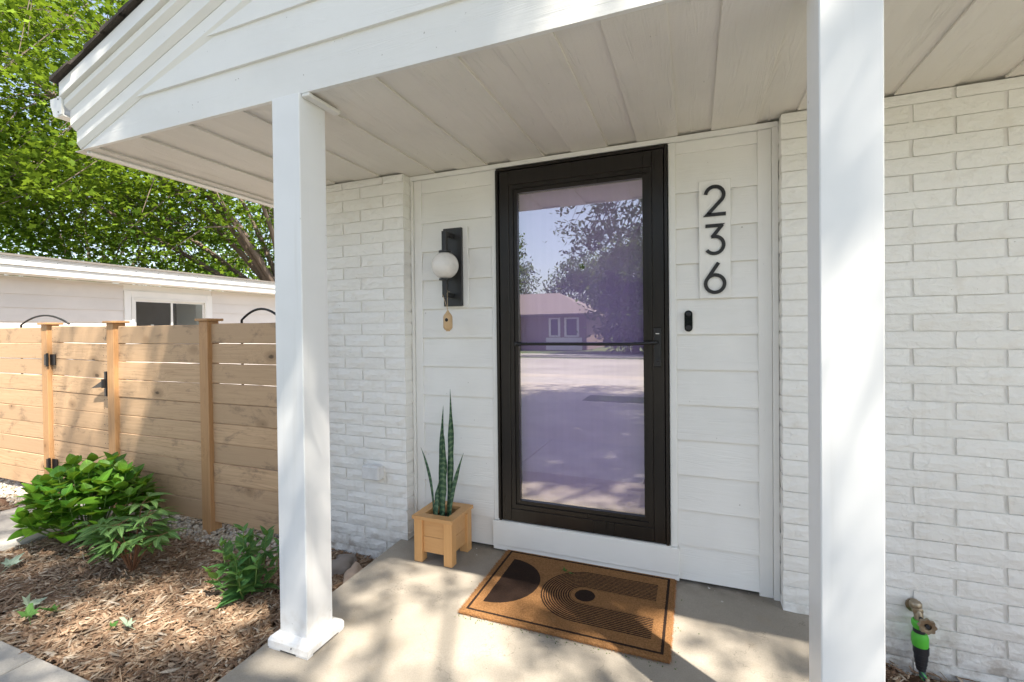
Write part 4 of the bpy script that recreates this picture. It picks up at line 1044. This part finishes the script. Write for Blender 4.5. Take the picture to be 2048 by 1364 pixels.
# hydrangea: ovate leaves in opposite pairs on stems fanning from the base
hy = empty('hydrangea_bush', (-2.72, -.52, GZ), 'broad leafy bright green hydrangea bush in front of the gate', 'shrub')
hl = [leaf_mesh('leaf', L*1.1, L*1.1*w, m_hyd, 6, cp, dr) for L, w, cp, dr in ((.118, .86, .20, .22), (.108, .90, .28, .12), (.125, .80, .14, .34), (.092, .92, .24, .1))]
r = random.Random(21); cnt = 0; stems = MB(); HB = Vector((-2.92, -.56, GZ-.02))
tips = []; fill = []
for i in range(3000):
    if len(tips) >= 72: break
    a = r.uniform(0, 2*math.pi); q = math.sqrt(r.uniform(0, 1)); X_, Y_ = q*math.cos(a), q*math.sin(a)
    z_ = .50*math.sqrt(max(0, 1-q*q*.86))+r.uniform(-.06, .04)
    T_ = Vector((HB.x+X_*.52, HB.y+Y_*.30, GZ+max(.09, z_)))
    if all((T_-o_).length > .078 for o_ in tips): tips.append(T_)
tips.sort(key=lambda p: (p-Vector((1.06, -2.5, 1.37))).length)
for T_ in tips:
    B_ = HB+Vector(((T_.x-HB.x)*.25, (T_.y-HB.y)*.25, 0)); mid = (B_+T_)/2+Vector(((T_.x-HB.x)*.18, (T_.y-HB.y)*.18, 0))
    pts = [B_*(1-t)**2+mid*2*t*(1-t)+T_*t*t for t in (0, .25, .5, .75, 1)]; stems.tube(pts, [.005, .0045, .004, .0035, .003], 6)
    az = r.uniform(0, math.pi); sd_ = (T_-mid).normalized()
    for kz, (t, el) in enumerate(((1.0, 48), (1.0, 38), (.88, 15), (.74, 0))):
        p = B_*(1-t)**2+mid*2*t*(1-t)+T_*t*t
        az2 = az+kz*math.pi/2
        for s_ in (0, math.pi):
            if kz == 1 and r.random() < .3: continue
            d_ = rdir(r, el-18, el+15, az2+s_+r.uniform(-.3, .3))+sd_*.25
            sc_ = r.uniform(.75, 1.15)*(1.0 if kz > 1 else .75); args = (r.choice(hl), p, aim(d_, Vector((0, 0, 1)), r.uniform(-.35, .35)), sc_)
            if cnt < 298 and not (kz == 3 and r.random() < .5): piece('leaf', args[0], p, hy, args[2], (sc_,)*3); cnt += 1
            else: fill.append(args)
fm = MB()
for me_, p, e_, sc_ in fill:
    mt = Matrix.Translation(p)@e_.to_matrix().to_4x4()@Matrix.Scale(sc_, 4); o_ = len(fm.v)
    fm.v += [tuple(mt@v_.co) for v_ in me_.vertices]; fm.f += [tuple(i+o_ for i in f_.vertices) for f_ in me_.polygons]
if fm.v: obj('inner_foliage', fm, m_hyd2, hy, True, kind='stuff')
obj('stem', stems, m_stem, hy)
# peony: narrow lobed leaflets in threes and fives
pe = empty('peony_plant', (-2.22, -.66, GZ), 'sprawling peony plant with narrow lobed leaves in front of the fence', 'plant')
pl_ = [leaf_mesh('leaflet', L*1.25, L*1.35*w, m_peony, 5, .22, dr) for L, w, dr in ((.095, .30, .3), (.085, .36, .15), (.075, .32, .4))]
r = random.Random(5); stems = MB(); B0 = Vector((-2.10, -.76, GZ-.02)); cnt = 0
for i in range(15):
    a = 2*math.pi*i/15+r.uniform(-.2, .2); q = r.uniform(.35, 1)
    T_ = B0+Vector((math.cos(a)*.29*q, math.sin(a)*.22*q, .14+.22*(1-q*.75)+r.uniform(-.02, .06)))
    if i == 2: T_ = B0+Vector((.05, .03, .42))
    mid = (B0+T_)/2+Vector((0, 0, .05))
    bz = lambda t: B0*(1-t)**2+mid*2*t*(1-t)+T_*t*t
    stems.tube([bz(t) for t in (0, .3, .6, 1)], [.0045, .004, .003, .0022], 6)
    for t in (.5, .75, 1.0):
        p = bz(t); az0 = a+r.uniform(-1.1, 1.1)
        for u in range(2 if t < 1 else 3):
            az1 = az0+(u-1)*1.3; pd = rdir(r, 5, 35, az1); e_ = p+pd*r.uniform(.03, .06)
            stems.tube([p, e_], [.002, .0015], 4)
            for s_ in (-.75, 0, .75):
                if cnt >= 296: break
                piece('leaflet', r.choice(pl_), e_, pe, aim(rdir(r, -5, 22, az1+s_), Vector((0, 0, 1)), r.uniform(-.3, .3)), (r.uniform(.75, 1.1),)*3); cnt += 1
obj('stem', stems, m_redstem, pe)
# phlox: lance leaves in whorls on upright stems
ph = empty('phlox_plant', (-1.26, -.68, GZ), 'small upright green plant with pointed leaves behind the left porch column', 'plant')
pll = [leaf_mesh('leaf', L, L*w, m_phlox, 5, .22, dr) for L, w, dr in ((.115, .44, .4), (.105, .48, .25), (.085, .46, .15))]
r = random.Random(8); stems = MB(); cnt = 0
for i, (dx, dy, h_) in enumerate(((-.02, .0, .33), (-.12, -.04, .25), (.08, .05, .30), (.03, -.08, .22), (-.07, .08, .22), (.12, -.04, .20), (-.16, .03, .17), (.0, .02, .26), (.16, .06, .25), (.10, -.12, .17), (-.10, -.12, .15))):
    b_ = Vector((-1.24+dx*.35, -.68+dy*.35, GZ-.02)); T_ = Vector((-1.24+dx*1.1, -.68+dy*1.1, GZ+h_))
    stems.tube([b_, (b_+T_)/2+Vector((dx*.2, dy*.2, 0)), T_], [.004, .0035, .0025], 6)
    nl = int(h_/.034)
    for q in range(1, nl+1):
        t = q/nl; p = b_.lerp(T_, t) if t > 0 else b_; az = q*math.pi/2+i
        for s_ in (0, math.pi, math.pi/2) if t > .9 else (0, math.pi):
            piece('leaf', r.choice(pll), p, ph, aim(rdir(r, 5+40*t, 25+40*t, az+s_+r.uniform(-.3, .3)), Vector((0, 0, 1)), r.uniform(-.3, .3)), (r.uniform(.75, 1.15)*(1.1 if t < .8 else .75),)*3); cnt += 1
obj('stem', stems, m_stem, ph)
# fallen leaves and weeds
def flat_leaf(c, s_, rot, mat, label, curl=.5, seed=1):
    """lobed maple leaf, cupped along its midrib"""
    r = random.Random(seed); mb = MB(); mb.v.append((0, 0, 0))
    prof_ = [(-90, .10), (-62, .50), (-48, .38), (-22, .82), (-8, .55), (18, .98), (30, .52), (52, .50), (72, .86), (90, 1.12), (108, .86), (128, .50), (150, .52), (162, .98), (188, .55), (202, .82), (228, .38), (242, .50)]
    for a, q in prof_:
        q *= r.uniform(.85, 1.1)*s_; x_, y_ = q*math.cos(R(a)), q*math.sin(R(a))
        mb.v.append((x_*.8, y_, abs(x_)*curl+r.uniform(-.1, .15)*s_+y_*y_/s_*.25))
    n = len(prof_); mb.f = [(0, i+1, (i+1) % n+1) for i in range(n)]
    mb.tube([(0, -.1*s_, 0), (.1*s_, -.6*s_, .02*s_), (.12*s_, -1.0*s_, 0)], .0012, 4)
    me = bpy.data.meshes.new('fallen_leaf'); me.from_pydata(mb.v, [], mb.f); me.materials.append(mat)
    o = bpy.data.objects.new('fallen_leaf', me); COL.objects.link(o); o.location = c; o.rotation_euler = rot; tag(o, label, 'leaf'); return o
flat_leaf((-2.80, -1.02, -.025), .075, (.2, .2, .5), m_silver, 'pale silvery fallen leaf on the mulch nearest the gate walk', seed=1)
flat_leaf((-2.02, -1.26, -.025), .06, (.4, .1, 1.2), m_fallen, 'green fallen leaf at the corner where mulch meets the path', seed=2)
flat_leaf((-2.12, -1.22, -.02), .07, (-.3, .3, .1), m_silver, 'silvery fallen leaf lying beside a green one near the path', seed=3)
flat_leaf((-1.96, -1.20, -.025), .055, (.1, .4, 2.2), m_fallen, 'small green fallen leaf on the bark chips near the path', seed=6)
flat_leaf((-1.46, -1.14, -.02), .045, (.5, .2, 2.), m_silver, 'curled silvery fallen leaf in the middle of the mulch in front', seed=4)
flat_leaf((-1.52, -1.17, -.02), .035, (-.2, .5, .4), m_fallen, 'small dark green fallen leaf touching the curled silvery leaf', seed=5)
flat_leaf((.42, -.15, SZ(-.15)+.021), .022, (.0, .1, .4), m_fallen, 'tiny green leaf on the doormat near its back edge', .15, seed=8)
flat_leaf((.455, -.165, SZ(-.15)+.021), .016, (.0, .1, 1.4), m_fallen, 'tiniest green leaf on the doormat above the striped arch', .15, seed=9)
# debris crumbs around the mat
rng = np.random.default_rng(11); N = 120
px = np.concatenate([rng.uniform(.03, .99, 80), rng.uniform(.97, 1.0, 15), rng.uniform(-.5, 1.5, 25)]); py = np.concatenate([-.64-np.abs(rng.normal(0, .015, 80)), rng.uniform(-.65, -.1, 15), rng.uniform(-1.3, -.05, 25)])
P_ = np.stack([px, py, SZ(py)+.0015], 1); s_ = rng.uniform(.0008, .003, N)
v, f = scatter(IV, IF, P_, rots(rng, N, .5), np.stack([s_*1.6, s_, s_*.5], 1))
me = np_mesh('debris', v, f, m_grass, np.repeat(rng.uniform(0, 1, N), 20)); o = bpy.data.objects.new('leaf_debris', me); COL.objects.link(o); o['kind'] = 'stuff'

# ================================================================== TREES
def tree(name, base, crown, radii, nclus, nleaf, lsize, mat, label, seed, trunk_r=.18, shape='maple', tilt=.55, csz=(.55, .16), gap=.0, group=None, limbs=9, inner=.35, fork=.3, extra=None, nscale=.45, lean=None, sky=None, lscale=.6):
    r = random.Random(seed); rg = np.random.default_rng(seed); base = Vector(base); C_ = Vector(crown)
    t = empty(name, tuple(base), label, 'tree', group)
    fork_p = base.lerp(C_, fork); fork_p.z = base.z+(C_.z-base.z)*fork
    if lean: fork_p += Vector(lean)
    mb = MB(); mid = base.lerp(fork_p, .5)+Vector((r.uniform(-.1, .1), r.uniform(-.1, .1), 0))
    mb.tube([base-Vector((0, 0, .3)), base+Vector((0, 0, .15)), mid, fork_p], [trunk_r*1.5, trunk_r*1.1, trunk_r*.95, trunk_r*.85], 10)
    nodes = []
    for i in range(limbs):
        a = 2*math.pi*i/limbs+r.uniform(-.3, .3); e = r.uniform(-.25, .9)
        E_ = C_+Vector((math.cos(a)*radii[0]*.82*math.cos(e), math.sin(a)*radii[1]*.82*math.cos(e), math.sin(e)*radii[2]*.85))
        m_ = fork_p.lerp(E_, .45)+Vector((0, 0, radii[2]*.22*r.uniform(.3, 1.3)))+Vector((r.uniform(-.4, .4), r.uniform(-.4, .4), 0))
        pts = []; rad = []
        for q in range(9):
            u = q/8; p = fork_p*(1-u)**2+m_*2*u*(1-u)+E_*u*u
            p = p+Vector((noise.noise(p*.9), noise.noise(p*.9+Vector((9, 0, 0))), noise.noise(p*.9+Vector((0, 9, 0)))))*.22*u
            pts.append(p); rad.append(max(.012, trunk_r*lscale*(1-u)**1.1)); nodes.append((p, rad[-1]))
        mb.tube(pts, rad, 7)
    cl = []; tries = 0
    while len(cl) < nclus and tries < nclus*30:
        tries += 1
        d = Vector((r.gauss(0, 1), r.gauss(0, 1), r.gauss(0, 1))).normalized(); q = inner+(1-inner)*r.random()**.55
        p = C_+Vector((d.x*radii[0]*q, d.y*radii[1]*q, d.z*radii[2]*q))
        if noise.noise(p*nscale+Vector((seed, 0, 0))) < gap: continue
        if sky and sky(p): continue
        cl.append(p)
    if extra: cl += [Vector(e) for e in extra]
    NP = np.array([tuple(n[0]) for n in nodes])
    for p in cl:
        d = ((NP-np.array(p))**2).sum(1); i = int(d.argmin()); q, qr = nodes[i]
        m_ = q.lerp(p, .5)+Vector((0, 0, .12*(p-q).length))
        r0 = min(qr*.7, .01+.012*(p-q).length)
        mb.tube([q, m_, p+Vector((r.uniform(-.1, .1), r.uniform(-.1, .1), -.03))], [r0, r0*.6, .004], 4, cap=False)
    obj('trunk', mb, m_bark, t)
    K = len(cl); c = np.array([tuple(p) for p in cl]); idx = np.repeat(np.arange(K), nleaf); N = len(idx)
    cs = rg.uniform(.6, 1.3, K)[idx]
    out = c-np.array(tuple(C_)); out[:, 2] *= .3; out /= np.linalg.norm(out, axis=1)[:, None]+1e-6
    off_ = rg.normal(0, 1, (N, 3))*np.stack([cs*csz[0], cs*csz[0], cs*csz[1]], 1)*.55
    rad2 = (off_[:, 0]**2+off_[:, 1]**2); off_[:, 2] -= rad2*.28
    pos = c[idx]+off_
    if shape == 'maple':
        ang = np.linspace(-.5*np.pi, 1.5*np.pi, 10, endpoint=False); rr_ = np.array([.18, .62, .45, .85, .5, 1.0, .5, .85, .45, .62])
        ring = np.stack([rr_*np.cos(ang), rr_*np.sin(ang), -.12*np.abs(np.cos(ang))*rr_], 1)
        tm = np.concatenate([[[0, 0, 0]], ring]); fa = np.array([[0, i+1, (i+1) % 10+1] for i in range(10)])
    else:
        tm = np.array([[0, -1, 0], [.42, -.1, -.1], [0, 1, -.15], [-.42, -.1, -.1]]); fa = np.array([[0, 1, 2], [0, 2, 3]])
    v, f = scatter(tm, fa, pos, rots(rg, N, tilt), rg.uniform(.55, 1.15, N)*lsize)
    var = np.clip(rg.uniform(0, 1, K)[idx]**1.5*.55+rg.uniform(0, 1, N)*.3+.3*rg.random(N)**5, 0, 1)
    me = np_mesh('crown', v, f, mat, np.repeat(var, len(fa))); o = bpy.data.objects.new('crown', me); COL.objects.link(o); o.parent = t
    o.location = -Vector(base); return t

TREES = True
if TREES:
    # big maple behind the garage, limbs rising from the right
    def clear_garage(p):
        t_ = (p.z-2.3)/SUN.z; return p.x-SUN.x*t_ > -8.4 and p.y-SUN.y*t_ < 6.3
    tree('maple_tree', (-8.0, 7.6, GZ), (-10.2, 4.6, 5.8), (4.6, 5.2, 3.6), 620, 74, .075, m_maple, 'large maple tree spreading over the garage with limbs rising from the right', 31, .20, limbs=13, gap=-.03, nscale=.6, csz=(.75, .17), inner=.2, sky=clear_garage, lscale=.45)
    tree('maple_tree', (-15.5, 1.0, GZ), (-15.2, 2.2, 7.5), (5.0, 5.0, 5.6), 520, 66, .10, m_maple, 'tall maple tree filling the upper left corner behind the garage', 32, .3, limbs=12, gap=-.10, csz=(.8, .2), inner=.2, sky=clear_garage)
    for i, (bx_, by_, h_, rx, s_, lb) in enumerate(((-22, 9, 8.5, 4.2, 41, 'yellow green tree behind the garage, farthest left of the back row'), (-19, 15, 8, 4.0, 42, 'yellow green tree behind the garage, second from the left in the back row'),
                                               (-15, 19, 8, 4.0, 43, 'leafy tree with a bare straight trunk, middle of the back row behind the garage'), (-11.5, 20, 7.5, 3.8, 44, 'leafy tree in the back row just left of the porch column'),
                                               (-27, 0, 9, 5.0, 45, 'tree beyond the left end of the garage roof'))):
        tree('deciduous_tree', (bx_, by_, GZ), (bx_, by_, h_*.60), (rx, rx, h_*.50), 150, 60, .15, m_far, lb, s_, .2, 'diamond', .7, (1.1, .4), -.05, 'trees behind the garage', 8)
    # shade tree in front of the porch: its leaves dapple the porch and hang into the door's reflection
    GAPS = [(-.30, -.66, .24, .17), (.05, -.50, .26, .16), (.25, -.58, .15, .10), (.08, -.88, .22, .14), (.49, -.84, .17, .10), (-.22, -.98, .17, .12), (-.32, -1.16, .16, .09), (1.34, -.42, .20, .09), (.86, -.40, .17, .12), (1.1, -.62, .14, .10),
            (-1.44, -1.26, .16, .12), (-1.42, -.85, .05, .05), (-1.0, -1.15, .10, .10), (-2.98, -.76, .25, .12), (-3.5, -.70, .25, .12), (-2.05, -.69, .10, .08), (-2.67, -.98, .16, .06), (-4.7, -.2, .7, .2), (-2.75, -.4, .28, .14), (-.45, -.28, .14, .04),
            (-4.15, .12, .20, .35), (-3.55, .1, .16, .3), (-2.75, .08, .10, .25), (.4, -1.02, .12, .08), (1.35, -.98, .06, .05), (.75, -.72, .05, .05), (-.9, -.75, .06, .06)]  # holes shaped into the canopy so sun patches land on porch and garden
    def open_sky(p):
        t_ = (p.z-.07)/SUN.z; gx_, gy_ = p.x-SUN.x*t_, p.y-SUN.y*t_
        if gx_ < -5.0 and gy_ > -.1: return True
        for a_, b_, c_, d_ in GAPS:
            if ((gx_-a_)/(c_+.13))**2+((gy_-b_)/(d_+.11))**2 < 1: return rnd.random() > .06
        return False
    ex = []
    for _ in range(46):
        y_ = rnd.uniform(6.3, 8.6); fx_ = rnd.random(); z_ = rnd.uniform(2.9, 4.1)-.9*fx_*rnd.random()
        ex.append((-1.75*(y_/7)*(1-fx_)+.25, -y_, z_))
    for _ in range(90):  # extra leaf clusters added out of view to shade the gable
        g_ = Vector((rnd.uniform(-2.7, -.75), rnd.uniform(-.34, .0), .07)); t_ = rnd.uniform(8.2, 10.2)/SUN.z; p_ = g_+SUN*t_
        if not open_sky(p_): ex.append(tuple(p_))
    tree('shade_tree', (7.2, -8.2, GZ), (3.0, -6.3, 9.0), (5.2, 5.6, 1.7), 1900, 46, .075, m_locust, 'shade tree in the front yard hanging over the driveway, seen in the door reflection', 51, .25, 'diamond', .6, (.34, .16), -.30, limbs=14, inner=.0, fork=.6, lscale=.3, extra=ex, nscale=.9, sky=open_sky)
    for i, (bx_, by_, h_, rx, s_, lb, nm) in enumerate(((-2.2, -26, 8.0, 2.3, 61, 'dark tree beside the far house across the street, seen in the glass', 'street_tree'), (-8.5, -40, 8.5, 3.5, 62, 'tree behind the far house roof across the street', 'street_tree'), (-15.5, -36, 11, 3.5, 63, 'tree left of the far house across the street', 'street_tree'),
                                               (.3, -25, 6.5, 3.0, 64, 'bushy tree across the street facing the door', 'street_tree'), (5, -28, 8, 4, 65, 'tree across the street at the end of the driveway', 'street_tree'))):
        tree(nm, (bx_, by_, GZ), (bx_, by_, h_*.47), (rx, rx, h_*.48), 150, 60, .20, m_conifer, lb, s_, .2, 'diamond', .8, (1.0, .5), -.3, 'trees across the street', 7)

# ================================================================== HOUSE ACROSS THE STREET (mirrored in the door glass)
fh = empty('brick_bungalow', (-10, -32, GZ), 'brown roofed brick bungalow across the street, seen in the glass', 'house')
fw_ = obj('wall', MB().box(-17, -5.6, -36, -28, -.1, 2.4), m_redbrick, fh)
obj('wall', MB().box(-8.4, -5.9, -27.99, -27.9, -.1, .75), m_trimx, fh); 
for a, b in ((-8.2, -7.4), (-7.1, -6.1), (-11.6, -10.9), (-12.6, -11.9)):
    w_ = obj('window', MB().box(a, b, -27.995, -27.93, .8, 2.1), m_trimx, fh); obj('pane', MB().box(a+.15, b-.15, -27.929, -27.92, .9, 2.0), m_interior, w_)
rr_ = MB().add([(-17.6, -27.3, 2.35), (-5.0, -27.3, 2.35), (-5.0, -36.6, 2.35), (-17.6, -36.6, 2.35), (-14, -32, 4.1), (-8.6, -32, 4.1), (-17.6, -27.3, 2.2), (-5.0, -27.3, 2.2), (-5.0, -36.6, 2.2), (-17.6, -36.6, 2.2)],
                [(0, 1, 5, 4), (1, 2, 5), (2, 3, 4, 5), (3, 0, 4), (0, 6, 7, 1), (1, 7, 8, 2), (2, 8, 9, 3), (3, 9, 6, 0), (6, 9, 8, 7)])
obj('roof', rr_, m_brown, fh)
